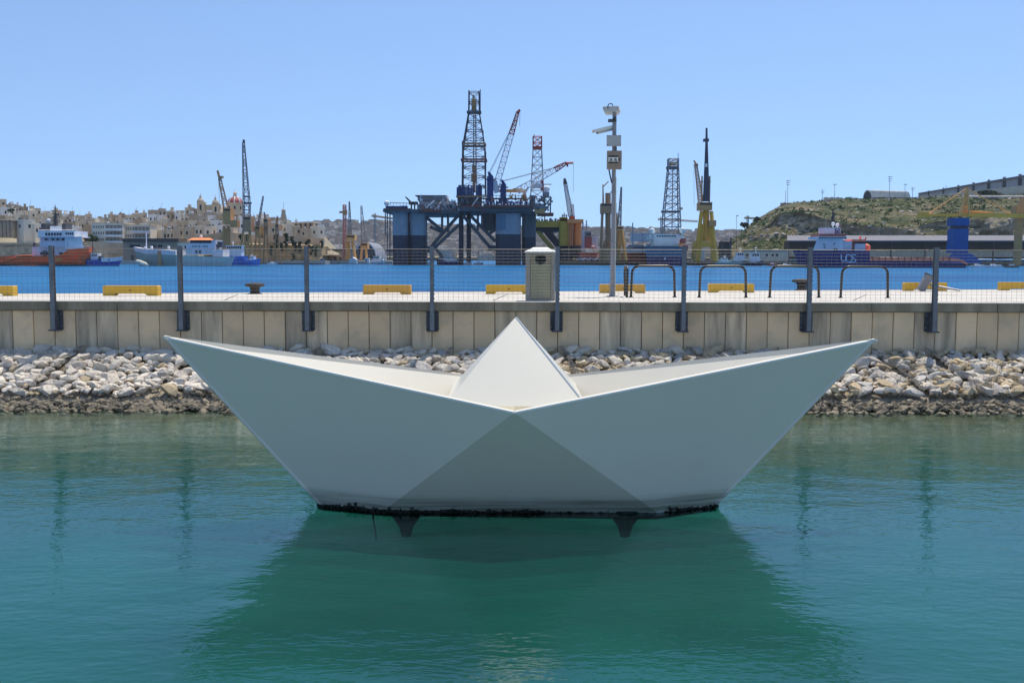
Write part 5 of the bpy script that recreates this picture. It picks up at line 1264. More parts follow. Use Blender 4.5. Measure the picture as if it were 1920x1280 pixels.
for s in ((1006, 431, 1037, 467, FM['olive']), (1020, 431, 1048, 465, FM['lattice_dark']), (1029, 433, 1050, 460, FM['lattice_dark'])): beams(A, [s[:4]], .9, 3).build('brace', s[4], r2)
b = MB(); A.box(b, 1064, 1094, 411, 418, -4, 10); b.build('orange_gallery', FM['rig_orange'], r2)
b = MB(); A.box(b, 1071.5, 1073.5, 420, 460, -4.2, -3); A.box(b, 1066, 1067.5, 420, 498, -4.4, -3.6); b.build('riser_pipe', FM['crane_brown'], r2)
b = MB()
for px in range(1005, 1062, 5): A.box(b, px, px+rgr.uniform(2, 5), 414-rgr.uniform(1.5, 5), 414.3, 0, 4)
b.build('deck_equipment', FM['mid_grey'], r2)
b = MB(); A.box(b, 1050, 1064, 407, 414, 0, 8); b.build('olive_house', FM['olive'], r2)
b = beams(A, [(1055, 408, 1055, 402), (1062, 408, 1062, 402), (1053, 404, 1064, 404), (1058, 408, 1058, 399)], .2, 0); b.build('radio_mast', FM['dark_grey'], r2)
b = MB(); A.box(b, 1068, 1078, 405, 412, 0, 5); pe = b.build('crane_base', FM['rust_red'], r2)
b = MB(); b.lattice(p(1070, 405, 2), p(1060, 345, 2), 1.9, 1.4, 16, .2); b.build('boom', FM['lattice_grey'], pe)
b = MB(); b.lattice(p(1060, 345, 2), p(1058.5, 335, 2), 1.4, .6, 4, .3); b.build('boom_tip', FM['dark_grey'], pe)
b = MB(); b.lattice(p(1073.5, 405, 2), p(1073.5, 383, 2), 1.6, .8, 6, .2); b.path([p(1073.5, 384, 2), p(1060, 347, 2)], .1, 4); b.build('a_frame', FM['lattice_white'], pe)
q = p(1084.5, 417, 4); b = MB(); b.ball(q, A.m(4), 10); b.build('dark_dome', FM['dark_grey'], r2)

# ---- cranes
def portal_crane(label, Y, legs, foot, house, mast, mats, cab=None, beam=None, extra=None):
    A = At(Y); p = A.p; q = p((legs[0][2]+legs[-1][2])/2, foot)
    t = thing('harbour_crane', label, 'crane', q)
    for l in legs:
        for d in (-3, 3):
            b = MB(); b.tube(p(l[0], l[1], d*.4), p(l[2], foot, d), l[3], l[3]*1.1, n=4); b.build('leg', mats[0], t)
    if beam: b = MB(); A.box(b, beam[0], beam[1], beam[2], beam[3], -2.5, 2.5); b.build('portal_beam', mats[0], t)
    if house: b = MB(); A.box(b, house[0], house[1], house[2], house[3], -3, 3.5); hs = b.build('machine_house', mats[1], t); b = MB(); A.box(b, house[0]+.8, house[1]-.8, house[2]+2, house[2]+5, -3.08, -2.99); b.build('window', FM['far_glass'], hs)
    for m_ in mast:
        b = MB(); a = p(m_[0], m_[1], 0); c = p(m_[2], m_[3], m_[7] if len(m_) > 7 else 0); n = max(4, int((c-a).length/(A.m(m_[4])*1.1)))
        if m_[6] == 'solid': b.tube(a, c, A.m(m_[4])*.6, A.m(m_[5])*.6, n=4)
        else: b.lattice(a, c, A.m(m_[4]), A.m(m_[5]), min(n, 30), m_[8] if len(m_) > 8 else .22)
        b.build('jib' if m_[6] != 'tower' else 'tower', mats[2], t)
    if cab: b = MB(); A.box(b, cab[0], cab[1], cab[2], cab[3], -3.2, 1); b.build('cab', mats[1], t)
    return t, A
OC, DO, CB, LG = FM['ochre_paint'], FM['dirty_ochre'], FM['crane_brown'], FM['lattice_grey']
t, A = portal_crane('ochre harbour crane with jib leaning left in front of the church', 432, [(420, 425, 417, .5), (428, 425, 432, .5), (424, 428, 424, .4)], 492, (418, 432, 390, 420), [(424, 392, 412, 335, 8, 4, 'l'), (424, 424, 424, 470, 9, 13, 'tower')], (DO, DO, CB), cab=(431, 445, 413, 426))
b = MB(); b.bar(A.p(412, 336), A.p(408, 320), .7); A.box(b, 409, 417, 330, 334, -1, 1); b.path([A.p(409.5, 325), A.p(412, 400)], .07, 4); b.build('jib_head', CB, t)
t, A = portal_crane('very tall thin lattice crane towering beside the church dome', 430, [(456, 432, 448, .45), (468, 432, 476, .45), (460, 440, 460, .4), (465, 440, 467, .4)], 492, (456, 470, 406, 434), [(462.5, 380, 456.5, 268, 11, 3.4, 'l', 0, .24), (462.5, 434, 462.5, 380, 11, 11, 'tower', 0, .3)], (DO, CB, LG))
b = MB(); A.box(b, 454.8, 458.2, 262, 268, -.6, .6); A.box(b, 457, 469, 379, 382, -1.4, 1.4); A.box(b, 456.5, 467, 368, 369.5, -1.3, 1.3); b.build('jib_head', FM['dark_grey'], t)
portal_crane('small ochre crane with short grey jib right of the tall lattice crane', 434, [(480, 448, 474, .4), (486, 448, 490, .4)], 492, (478, 487, 424, 446), [(483, 430, 493.5, 368, 3.4, 2.0, 'l', 0, .16), (483, 444, 482, 415, 6, 4, 'tower', 0, .22)], (DO, DO, LG))
portal_crane('low brown portal crane partly rusted at the foot of the cliff', 436, [(497, 425, 494, .35), (500, 425, 505, .35)], 492, (494, 502, 410, 425), [(498, 412, 495.5, 398, 2.5, 1.4, 'l', 0, .16)], (CB, CB, LG))
portal_crane('thin rusty crane standing before the cliff creepers', 436, [(518, 430, 514, .3), (521, 430, 526, .3)], 492, (516, 522, 420, 432), [(519, 421, 520, 405, 2.2, 1.2, 'l', 0, .16)], (CB, CB, CB))
t, A = portal_crane('red and white tower crane with short yellow jib left of the arched hangar', 480, [(643.5, 470, 643.5, .5), (648.5, 470, 648.5, .5)], 492, None, [(646, 490, 646, 384, 5, 5, 'tower', 0, .3)], (FM['pink'], OC, FM['pink']))
b = MB(); A.box(b, 636, 644, 396, 399.5, -1, 1); A.box(b, 643, 650, 394, 402, -1.2, 1.2); b.build('cab', CB, t)
portal_crane('yellow crane with large square machine house and tall lattice jib by the arched hangar', 478, [(651, 452, 650, .7), (661, 452, 667, .7), (655, 452, 655, .4)], 492, (649.5, 665, 440, 450), [(656.5, 442, 655, 378, 5.5, 1.4, 'l', 0, .22)], (OC, OC, LG))
portal_crane('pale yellow crane with thin grey jib in front of the arched hangar', 500, [(679, 465, 676, .6), (686, 465, 688, .6)], 492, (676, 689, 455, 467), [(682, 456, 677.5, 386, 8, 2.2, 'l', 0, .18)], (OC, DO, LG))
# crane behind the camera pole
t, A = portal_crane('brown ochre crane with boxy head hidden behind the camera pole', 424, [(1129.5, 398, 1126, .55), (1154, 400, 1156, .6), (1134, 452, 1132, .6)], 490, (1127.5, 1156, 381, 400), [(1140, 465, 1140, 362, 8.5, 8.5, 'solid'), (1131, 382, 1130.5, 346, 3, 1.6, 'solid'), (1131, 350, 1141, 340, 2, 1.5, 'solid')], (CB, CB, CB), beam=(1127, 1158, 463, 490))
portal_crane('slim yellow crane with upright grey jib right of the camera pole', 428, [(1157, 432, 1154.5, .45), (1166, 432, 1173.5, .75), (1161, 432, 1161, .9)], 489, (1154.5, 1168, 424, 433), [(1161, 425, 1165, 351, 6, 1.6, 'l', 0, .28), (1157.5, 424, 1157.5, 398, 1.2, 1, 'solid')], (OC, OC, LG))
t, A = portal_crane('big yellow portal crane with dark blue upright boom', 426, [(1315.5, 396, 1304, .8), (1333.5, 396, 1342, .8), (1318, 420, 1310, .6), (1331, 420, 1337, .6)], 491, (1311.5, 1335.5, 379, 394), [(1324, 452, 1324, 392, 12, 9, 'solid')], (FM['crane_yellow'], DO, FM['crane_yellow']), cab=(1330, 1343, 413, 424), beam=(1302, 1344, 453, 463))
for a_, c_ in ((1300.5, 1308), (1337, 1344.5)): b = MB(); A.box(b, a_, c_, 463, 489, -2.4, 2.4); b.build('portal_post', FM['crane_yellow'], t)
b = MB(); b.loft([[A.p(1317.5, 378, -2), A.p(1330.5, 378, -2), A.p(1330.5, 378, 1.5), A.p(1317.5, 378, 1.5)], [A.p(1322.5, 265, -1), A.p(1327.2, 265, -1), A.p(1327.2, 265, 1), A.p(1322.5, 265, 1)], [A.p(1323, 240, -.7), A.p(1326.6, 240, -.7), A.p(1326.6, 240, .7), A.p(1323, 240, .7)]]); A.box(b, 1320, 1329.5, 260, 265, -1.2, 1.2); b.build('boom', FM['lattice_dark'], t)
b = MB(); A.box(b, 1322.5, 1326.5, 307, 313, -2.2, -1.5); b.build('boom_badge', FM['ship_white'], t)
for px in (1316.5, 1331): b = MB(); A.box(b, px-.9, px+.9, 330, 380, -.5, .8); A.box(b, px-1.8, px+1.8, 339, 342, -.6, .9); b.build('luffing_post', FM['dirty_ochre'], t)
b = MB(); b.lattice(A.p(1314, 378, 5), A.p(1305, 312, 5), 2, 1, 20, .18); b.bar(A.p(1308, 312, 5), A.p(1301, 301, 5), .5); A.box(b, 1303, 1309, 307, 312, 4, 6); b.path([A.p(1301, 302, 5), A.p(1301.5, 386, 5)], .06, 4); b.build('rear_jib', FM['crane_brown'], t)
# distant tower-crane jibs
for a_, c_, y0, y1, Y, lab in ((697, 738, 404.5, 410, 900, 'faint distant yellow crane jib left of the blue rig'), (1234, 1308, 411, 415, 950, 'faint distant crane jib behind the drill ship derrick'), (1396, 1432, 408.5, 410, 950, 'faint distant crane jib at the scrub hill shoulder')):
    A = At(Y); q = A.p(a_+6, 470); t = thing('distant_crane', lab, 'crane', q); b = MB(); b.lattice(A.p(a_, y0), A.p(c_, y1), 1.6, 1.2, 22, .28); b.build('jib', FM['dirty_ochre'], t); b = MB(); b.lattice(q, A.p(a_+6, y0-4), 1.6, 1.6, 20, .25); b.build('tower', FM['lattice_grey'], t)
# blue and yellow shipyard crane on the right
A = At(400); p = A.p
t = thing('shipyard_crane', 'shipyard crane with blue tower and long yellow horizontal jib', 'crane', p(1800, 497))
fm('crane_gold', (.92, .46, .06)); BB = FM['bright_blue']; YY = FM['crane_yellow']
for (l, r, y0, y1, d0, d1) in ((1788, 1817.5, 408.5, 423, -3, 3), (1788.5, 1816, 428.5, 456.95, -3, 3), (1787, 1815.5, 457, 474, -3.1, 3.1)):
    b = MB(); A.box(b, l, r, y0, y1, d0, d1); b.build('tower_section', BB, t)
b = MB(); A.box(b, 1790, 1816, 423.2, 428.3, -2, 2); b.build('slew_ring', FM['dark_grey'], t)
b = MB(); b.loft([[p(1768, 494, -5), p(1845, 494, -5), p(1845, 494, 5), p(1768, 494, 5)], [p(1782, 478, -4), p(1825, 478, -4), p(1825, 478, 4), p(1782, 478, 4)], [p(1786, 473.5, -3), p(1816, 473.5, -3), p(1816, 473.5, 3), p(1786, 473.5, 3)]]); b.build('base', BB, t)
b = MB(); b.loft([[p(1740, 401.5, -1.2), p(1740, 405.5, -1.2), p(1740, 405.5, 1.2), p(1740, 401.5, 1.2)], [p(1806, 399, -1.5), p(1806, 406, -1.5), p(1806, 406, 1.5), p(1806, 399, 1.5)], [p(1960, 401, -1), p(1960, 410, -1), p(1960, 410, 1), p(1960, 401, 1)]]); b.build('jib', FM['crane_gold'], t)
b = MB(); A.box(b, 1727, 1742, 397.5, 408.5, -2, 2); b.build('counterweight', FM['crane_gold'], t)
beams(A, [(1813, 352, 1800, 405, -1.5, -2), (1813, 352, 1802, 405, 1.5, 2), (1813, 352, 1817, 402, -1.5, -2), (1813, 352, 1816, 402, 1.5, 2), (1804, 388, 1816, 388)], .55, 0).build('a_frame', FM['ochre_paint'], t)
beams(A, [(1813, 353, 1741, 401), (1813, 353, 1900, 404), (1805, 394, 1862, 399), (1805, 397, 1862, 399)], .2, 0).build('stay_bar', FM['ochre_paint'], t)
t = thing('shipyard_crane', 'ochre shipyard crane column at the right edge with its pale jib reaching left', 'crane', p(1912, 497))
b = MB(); A.box(b, 1908, 1917, 405, 497, 6, 9); b.build('tower', FM['dirty_ochre'], t); b = MB(); A.box(b, 1907, 1924, 386, 402, 5, 10); b.loft([[p(1907, 386, 5), p(1924, 386, 5), p(1924, 386, 10), p(1907, 386, 10)], [p(1916, 370, 6), p(1924, 370, 6), p(1924, 370, 9), p(1916, 370, 9)]]); b.build('head', FM['dirty_ochre'], t)
b = MB(); b.tube(p(1806, 368.5, 7), p(1924, 368.5, 7), .42, n=6); b.build('jib', FM['hangar_cream'], t)

# ---- ships
def hull(A, st, m, parent, name='hull', mb2=None, low=None):
    # st: (px at deck, px at waterline, deck py, keel py, half beam deck, half beam waterline)
    rings = []
    for s in st:
        a = A.p(s[0], s[2], -s[4]); c = A.p(s[1], s[3], -s[5]); mx_ = a.lerp(c, .5)
        rings.append([(a.x, A.Y-s[4], a.z), (mx_.x, A.Y-(s[4]*.55+s[5]*.45), mx_.z), (c.x, A.Y-s[5], c.z), (c.x, A.Y+s[5], c.z), (mx_.x, A.Y+(s[4]*.55+s[5]*.45), mx_.z), (a.x, A.Y+s[4], a.z)])
    b = MB(); b.loft(rings); return b.build(name, m, parent)
def block(A, parent, name, m, boxes):
    b = MB()
    for x in boxes: A.box(b, *x)
    return b.build(name, m, parent)
def winrow(A, parent, px0, px1, py0, py1, d, n, nm='window'):
    for i in range(n):
        w_ = (px1-px0)/n; b = MB(); A.box(b, px0+w_*i+w_*.15, px0+w_*(i+1)-w_*.15, py0, py1, d-.09, d-.005); b.build(nm, FM['far_glass'], parent)
# orange supply ship
A = At(345); p = A.p; SW, LW = FM['ship_white'], FM['lilac_white']
t = thing('supply_ship', 'orange-hulled supply ship with white bridge moored at the far left', 'ship', p(80, 498))
hl = hull(A, [(-60, -60, 480, 500, 7, 6.5), (60, 60, 480, 500, 7, 6.5), (115, 115, 479, 500, 6.8, 6), (150, 146, 478, 500, 5, 3.6), (165, 159, 476, 500, 1.2, .8)], FM['orange_hull'], t)
hull(A, [(112, 118, 479, 479.8, 6.7, 6.6), (128, 130, 468, 479.8, 6.2, 6), (152, 150, 466, 479.8, 4.2, 4), (168, 164, 463, 479.8, 1.4, 1)], FM['orange_hull'], t, 'forecastle')
hull(A, [(-60, -60, 494.5, 500, 7.06, 6.6), (115, 115, 494.8, 500, 6.5, 6.1), (150, 148, 495, 500, 4.3, 3.8), (160.5, 159.5, 495, 500, .95, .9)], FM['navy'], t, 'boot_stripe')
b = MB(); A.box(b, -60, 150, 489.5, 491, -7.35, -6.6); b.build('rubbing_strake', FM['orange_hull'], t)
b = MB(); b.tube(p(0, 493, -7.2), p(36, 480, -7.2), .3, n=6); b.tube(p(36, 480, -7.2), p(60, 479.5, -7.2), .3, n=6); b.build('tow_rail', FM['orange_hull'], t)
block(A, t, 'deck_house', LW, [(60, 127, 463, 480, -5, 5)]); block(A, t, 'deck_house', LW, [(74, 128, 452, 463, -5.5, 5)])
b = MB(); b.loft([[p(122, 468, -5.6), p(157, 466, -4), p(157, 466, 4), p(122, 468, 5)], [p(122, 443, -5.6), p(153, 443, -4), p(153, 443, 4), p(122, 443, 5)]]); b.build('bridge_front', SW, t)
br = block(A, t, 'bridge', SW, [(71, 139, 433, 444, -6, 5)]); winrow(A, br, 84, 116, 436.5, 441.5, -6, 6); winrow(A, br, 122, 138, 436, 440, -6, 4)
winrow(A, t, 78, 120, 447.5, 450.5, -5.5, 5) if False else None
block(A, t, 'bridge_wing', LW, [(70, 140, 443.2, 445, -6.6, 6)]); block(A, t, 'bridge_deck', LW, [(76, 124, 445, 452, -4.6, 5)])
for px in (84, 97, 106, 116): b = MB(); A.box(b, px, px+4.5, 447, 450.5, -4.7, -4.61); b.build('window', FM['far_glass'], t)
for px in (75, 86, 111): b = MB(); A.box(b, px, px+6, 473, 477.5, -5.1, -5.01); b.build('deck_opening', FM['dark_grey'], t)
for px, w_ in ((77, 10), (116, 7)): block(A, t, 'funnel', FM['dark_grey'], [(px, px+w_, 419, 432, -3, 2)])
block(A, t, 'top_house', SW, [(94, 116, 424, 433, -3, 3)]); q = p(91, 414); b = MB(); b.ball(q, .75, 10); b.tube((q.x, q.y, q.z-4), q, .2, n=6); b.build('radome', SW, t, smooth=True)
b = MB(); b.tube(p(104, 424), p(103.5, 385), .32, .14, 6); 
for y, w_ in ((413, 9), (407, 8), (401, 7), (395, 5), (390, 4)): b.tube(p(104-w_, y), p(104+w_, y+.5), .11, n=4)
b.lattice(p(104, 424), p(103.7, 400), 1.2, .6, 7, .12); b.build('mast', FM['dark_grey'], t)
b = MB()
for x0, x1, y in ((72, 140, 431), (137, 153, 441), (150, 168, 461.5)):
    b.path([p(x0, y, -5), p(x1, y, -5)], .07, 4)
    for px in range(int(x0), int(x1), 4): b.tube(p(px, y, -5), p(px, y+3, -5), .05, n=4)
b.build('handrail', SW, t)
block(A, t, 'deck_gear', FM['dark_grey'], [(40, 52, 483, 489, -6, -3), (62, 66, 455, 463, -3, -2), (80, 86, 470, 480, -6, -5.1)])
block(A, t, 'hull_marking', FM['olive'], [(105, 114, 485.5, 488.5, -6.98, -6.5)])
# small blue and white fishing boat
A = At(346); p = A.p
t = thing('fishing_boat', 'small blue and white fishing boat between the orange and green ships', 'boat', p(195, 498))
hull(A, [(161, 161, 487, 499, 2.6, 2.2), (175, 175, 487, 499, 2.8, 2.4), (205, 205, 486, 499, 2.4, 1.8), (228, 222, 482, 499, .5, .3)], FM['boat_blue'], t)
hull(A, [(190, 190, 483, 491, 2.85, 2.75), (210, 209, 483, 490.5, 2.2, 2.1), (228.5, 226.5, 481, 488, .6, .55)], SW, t, 'bulwark')
cb = block(A, t, 'wheelhouse', SW, [(170, 183, 475, 487, -1.6, 1.6)]); winrow(A, cb, 171, 182, 477, 480, -1.6, 3)
block(A, t, 'deck_gear', FM['dark_grey'], [(163, 170, 482, 488, -1.5, 1.5), (184, 190, 480, 487, -1.2, 1.2)])
b = MB(); b.tube(p(174, 476), p(173.5, 455), .14, n=5); b.tube(p(174, 462), p(182, 477), .09, n=4); b.tube(p(206, 486), p(206, 472), .1, n=4); b.build('mast', FM['dark_grey'], t)
# pale green ship
A = At(350); p = A.p
t = thing('cargo_ship', 'faded green and white ship with orange bridge roof facing left', 'ship', p(340, 498))
hull(A, [(254, 262, 472, 500, .8, .5), (270, 274, 475, 500, 4, 2.5), (300, 300, 476.5, 500, 5.2, 4.2), (330, 330, 478, 500, 5.4, 4.6)], FM['pale_green'], t, 'bow_section')
hull(A, [(329, 329, 478, 500, 5.38, 4.6), (380, 380, 481, 500, 5.4, 4.6), (415, 414, 482, 500, 5.2, 4.2), (428, 424, 481, 500, 4.2, 3)], FM['pale_grey_green'], t)
hull(A, [(252.5, 257, 463, 472.6, 1.1, .9), (268, 270, 467, 475.6, 4.2, 4.05), (300, 300, 468, 477, 5.35, 5.25), (329, 329, 470, 478.4, 5.5, 5.4)], LW, t, 'forecastle')
b = MB(); A.box(b, 295.5, 301.5, 470, 499, -5.7, -4.5); b.build('rust_streak_plate', FM['crane_brown'], t)
sh = block(A, t, 'superstructure', LW, [(349, 402, 458, 477, -4.5, 4.5), (356, 404, 450, 458, -4.2, 4.2)])
for px in (361, 366, 372, 381, 386): b = MB(); A.box(b, px, px+3, 461, 463, -4.6, -4.51); b.build('window', FM['far_glass'], sh)
for px in (366, 373): b = MB(); A.box(b, px, px+4, 469.5, 474.5, -4.6, -4.51); b.build('door', FM['far_glass'], sh)
b = MB(); A.box(b, 357, 396, 450.5, 455.5, -4.32, -4.21); stuff(b.build('bridge_windows', FM['far_glass'], sh))
b = MB(); b.loft([[p(352, 450.2, -4.8), p(401, 450.2, -4.8), p(401, 450.2, 4.8), p(352, 450.2, 4.8)], [p(360, 446, -3.2), p(394, 446, -3.2), p(394, 446, 3.2), p(360, 446, 3.2)]]); b.build('bridge_roof', FM['orange_roof'], t)
q = p(377, 443.5); b = MB(); b.ball(q, .55, 8); b.build('radome', SW, t)
block(A, t, 'funnel', FM['dark_grey'], [(404, 416, 453, 464, -2, 2)]); block(A, t, 'aft_house', LW, [(398, 418, 468, 481, -4, 4)])
b = MB(); b.tube(p(274.5, 470), p(274.5, 434), .22, .12, 6); b.tube(p(273, 440), p(276, 440), .1, n=4); b.tube(p(252, 463), p(258, 475), .35, n=5); b.build('foremast', SW, t)
block(A, t, 'deck_ventilator', SW, [(270, 274, 462, 468, -2, -1)]); block(A, t, 'deck_ventilator', SW, [(282, 285, 461, 468, -2, -1)]); block(A, t, 'deck_ventilator', SW, [(314, 317, 461, 469, -2, -1)])
o = MB(); b = MB(); q = p(267, 494, -6); b.lathe([(.02, -2.5), (.6, -2.1), (.85, -1), (.85, 1), (.6, 2.1), (.02, 2.5)], (0, 0, 0), 10)
rm = Matrix.Rotation(radians(112), 3, 'Y'); b.v = [tuple(rm @ Vector(v)+q) for v in b.v]; fo = b.build('fender', FM['hangar_cream'], origin=q, smooth=True); tag(fo, 'fat pale rubber fender floating at the bow of the green ship', 'fender')
# blue and white tugs
def tug(label, Y, px0, px1, py_w, m, deck, house, bridge, mast, bow_left=False):
    A = At(Y); p = A.p; t = thing('tug_boat', label, 'boat', p((px0+px1)/2, py_w)); L_ = px1-px0
    f = (lambda x: px1-(x-px0)) if bow_left else (lambda x: x)
    hull(A, [(f(px0), f(px0+1), deck, py_w+2, 3, 2.4), (f(px0+.5*L_), f(px0+.5*L_), deck+1, py_w+2, 3.4, 3), (f(px0+.85*L_), f(px0+.83*L_), deck-1.5, py_w+2, 2.4, 1.7), (f(px1), f(px1-.05*L_), deck-3, py_w+2, .5, .3)], m, t)
    h = block(A, t, 'deck_house', SW, [(house[0], house[1], house[2], deck+1, -2.2, 2.2)])
    br = block(A, t, 'wheelhouse', SW, [(bridge[0], bridge[1], bridge[2], house[2], -1.8, 1.8)]); n = max(2, int((bridge[1]-bridge[0])/4)); winrow(A, br, bridge[0]+.5, bridge[1]-.5, bridge[2]+1.2, bridge[2]+(house[2]-bridge[2])*.6, -1.8, n)
    block(A, t, 'bridge_roof', SW, [(bridge[0]-1, bridge[1]+1, bridge[2]-.8, bridge[2]-.02, -2.1, 2.1)])
    b = MB(); b.tube(p(mast[0], bridge[2]), p(mast[0], mast[1]), .16, .09, 5); b.tube(p(mast[0]-2.5, mast[1]+3), p(mast[0]+2.5, mast[1]+3), .08, n=4); b.build('mast', SW, t)
    return t
tug('blue tug with white wheelhouse behind the green ship stern', 368, 420, 458, 496.5, FM['tug_blue'], 480, (421, 452, 470), (424, 453, 461), (437, 452), True)
tug('small low blue workboat right of the blue tug', 366, 456, 487, 496.5, FM['tug_blue'], 487, (468, 476, 484), (469, 475, 481), (472, 476))
tug('white motor yacht moored below the arched hangar', 455, 694, 722, 495, SW, 490, (697, 718, 485), (700, 712, 481), (705, 472))
tug('dark blue and white motor yacht between the rig columns', 425, 818, 860, 496.5, FM['navy_blue'], 489, (832, 856, 485.5), (836, 850, 482), (843, 475), True)
tug('white and teal small boat right of the yellow portal crane', 410, 1345, 1375, 497.5, FM['teal'], 491, (1352, 1366, 487), (1354, 1364, 484), (1359, 478))
tug('white harbour boat with tall bridge beside the black-hulled tug', 402, 1377, 1402, 498.5, FM['pale_green'], 489, (1380, 1397, 481), (1382, 1395, 474), (1388, 463))
tt = tug('black-hulled tug with white wheelhouse seen bow-on', 398, 1402, 1431, 499, FM['navy'], 491, (1408, 1426, 484), (1410, 1424, 475), (1417, 462))
# drill ship seen end-on
A = At(398); p = A.p
t = thing('drill_ship', 'blue drill ship seen bow-on with lattice derrick and white bridge', 'ship', p(1245, 499))
b = MB(); b.loft([[p(1212, 482, 0), p(1280, 482, 0), p(1280, 482, 60), p(1212, 482, 60)], [p(1209, 464, -2), p(1282, 464, -2), p(1282, 464, 60), p(1209, 464, 60)]]); b.build('upper_hull', FM['drill_blue'], t)
b = MB(); b.loft([[p(1214, 501, 1), p(1279, 501, 1), p(1279, 501, 60), p(1214, 501, 60)], [p(1212, 482.05, 0), p(1280, 482.05, 0), p(1280, 482.05, 60), p(1212, 482.05, 60)]]); b.build('lower_hull', FM['navy_blue'], t)
b = MB(); A.box(b, 1206, 1284, 462, 464, -2.5, 60); b.build('deck_rail', FM['rig_deck'], t)
b = MB(); q = p(1246.5, 485, -.4); b.tube((q.x, q.y-.3, q.z), (q.x, q.y+.35, q.z), .42, n=12); b.build('anchor_light', SW, t)
BP = FM['bridge_pale']; br = block(A, t, 'bridge', BP, [(1226, 1273.5, 439, 462, 4, 18), (1217, 1282, 442, 449, 6, 14)]); winrow(A, br, 1231, 1268, 441.5, 444, 4, 8)
for px, py in ((1222.5, 433), (1280, 432)): q = p(px, py, 8); b = MB(); b.ball(q, A.m(5.8), 14); b.tube((q.x, q.y, q.z-A.m(10)), (q.x, q.y, q.z-A.m(4)), .4, n=6); b.build('radome', BP, t, smooth=True)
block(A, t, 'lifeboat', FM['orange_roof'], [(1274, 1281, 456, 461, 2, 6)]); block(A, t, 'deck_gear', FM['dull_red'], [(1277, 1286, 447, 456, 6, 9), (1283, 1290, 460, 470, 8, 12)])
block(A, t, 'deck_gear', FM['mid_grey'], [(1226, 1272, 461, 463, -1, 3), (1213, 1220, 457, 463, 1, 4)])
b = MB(); derrick(b, A, lv(440, 1242, 1275.5, 396, 1244, 1274, 3)+lv(396, 1244, 1274, 313, 1252.5, 1271.5, 6)[1:]+[(305, 1252.5, 1271.5), (298, 1252.5, 1271.5)], .25, d0=26); b.tube(p(1271.5, 298, 26), p(1271.5, 287, 26), .12, n=4); b.path([p(1260, 430, 26), p(1261.5, 315, 26)], .2, 4); dr = b.build('derrick', FM['lattice_grey'], t)
for py, l, r, h in ((314, 1251.5, 1272.5, 2.4), (396.5, 1242, 1276, 1.8)): b = MB(); A.box(b, l, r, py-h, py+h, 24, 28); b.build('platform', FM['lattice_dark'], dr)
b = MB(); A.box(b, 1255, 1268, 305, 310, 25, 27); A.box(b, 1274, 1280, 389, 393, 25, 26); b.build('crown_block', FM['dirty_ochre'], dr)
# offshore ship with letters on the hull
A = At(345); p = A.p; NB = FM['navy_blue']
t = thing('offshore_ship', 'dark blue offshore ship with white bridge and UOS lettering on its hull', 'ship', p(1650, 502))
hl = hull(A, [(1489, 1500, 469.5, 503, .8, .4), (1500, 1508, 470, 503, 4, 2), (1525, 1528, 470, 503, 6.6, 5.4), (1560, 1560, 470, 503, 7, 6.4), (1631, 1631, 470.5, 503, 7, 6.6)], NB, t)
hull(A, [(1630, 1630, 489, 503, 6.98, 6.6), (1760, 1760, 490, 503, 7, 6.6), (1812, 1810, 495, 503, 6.8, 6.4)], NB, t, 'aft_hull')
b = MB(); rings = []
for px, py in ((1631, 482.5), (1700, 483), (1780, 483), (1800, 485.5), (1810, 490), (1814, 496)): rings.append([p(px, py, -6.9), p(px, py+6.8 if px < 1790 else min(py+5, 497), -7.1), p(px, py+6.8 if px < 1790 else min(py+5, 497), 7.1), p(px, py, 6.9)])
b.loft(rings); b.build('cargo_rail', FM['deck_red'], t)
b = MB()
for px in range(1636, 1790, 12): A.box(b, px, px+1.2, 481.5, 490, -7.3, -7.0)
stuff(b.build('rail_posts', FM['rust_red'], t))
b = MB(); b.loft([[p(1524, 469.8, -6), p(1580, 469.8, -6.4), p(1580, 469.8, 6.4), p(1524, 469.8, 6)], [p(1532, 448, -5.6), p(1580, 448, -5.6), p(1580, 448, 5.6), p(1532, 448, 5.6)]]); sp = b.build('superstructure', LW, t)
br = block(A, t, 'bridge', SW, [(1534, 1588, 443.5, 448.5, -6.2, 5)]); winrow(A, br, 1535, 1587, 444.6, 447.4, -6.2, 11)
block(A, t, 'bridge_band', FM['dull_red'], [(1537, 1586, 438.5, 443.4, -5.8, 4.8)])
block(A, t, 'top_house', SW, [(1546, 1576, 427, 438.5, -3.5, 3.5)]); block(A, t, 'funnel', FM['deck_red'], [(1588, 1600, 452, 466, -4, 3)])
em = block(A, t, 'emblem_panel', FM['navy_blue'], [(1565.5, 1574.5, 429, 438, -3.62, -3.52)])
b = MB(); q = p(1570, 433.5, -3.66); b.path([(q.x+.5*cos(2*pi*i/12), q.y, q.z+.5*sin(2*pi*i/12)) for i in range(13)], .09, 4); b.build('ring_mark', SW, em)
block(A, t, 'aft_house', LW, [(1580, 1597, 452, 470, -5, 5)]); block(A, t, 'crane_house', LW, [(1603, 1622, 457, 483, -5, 3)]); block(A, t, 'crane_platform', FM['deck_red'], [(1598, 1624, 449, 452.5, -5, 2)]); q = p(1625, 464); b = MB(); b.ball(q, 1.25, 12); b.build('rescue_boat', FM['deck_red'], t, smooth=True)
for px, y in ((1546, 462.5), (1564, 465.5), (1568.5, 465.5), (1545, 457), (1564, 456)):
    b = MB(); A.box(b, px, px+1.8, y, y+2 if y < 464 else 470, -6.45, -5.9); b.build('porthole', FM['far_glass'], sp)
for px, py in ((1562, 420), (1570, 422)): q = p(px, py); b = MB(); b.ball(q, .65, 10); b.tube((q.x, q.y, q.z-1.5), q, .2, n=5); b.build('radome', SW, t, smooth=True)
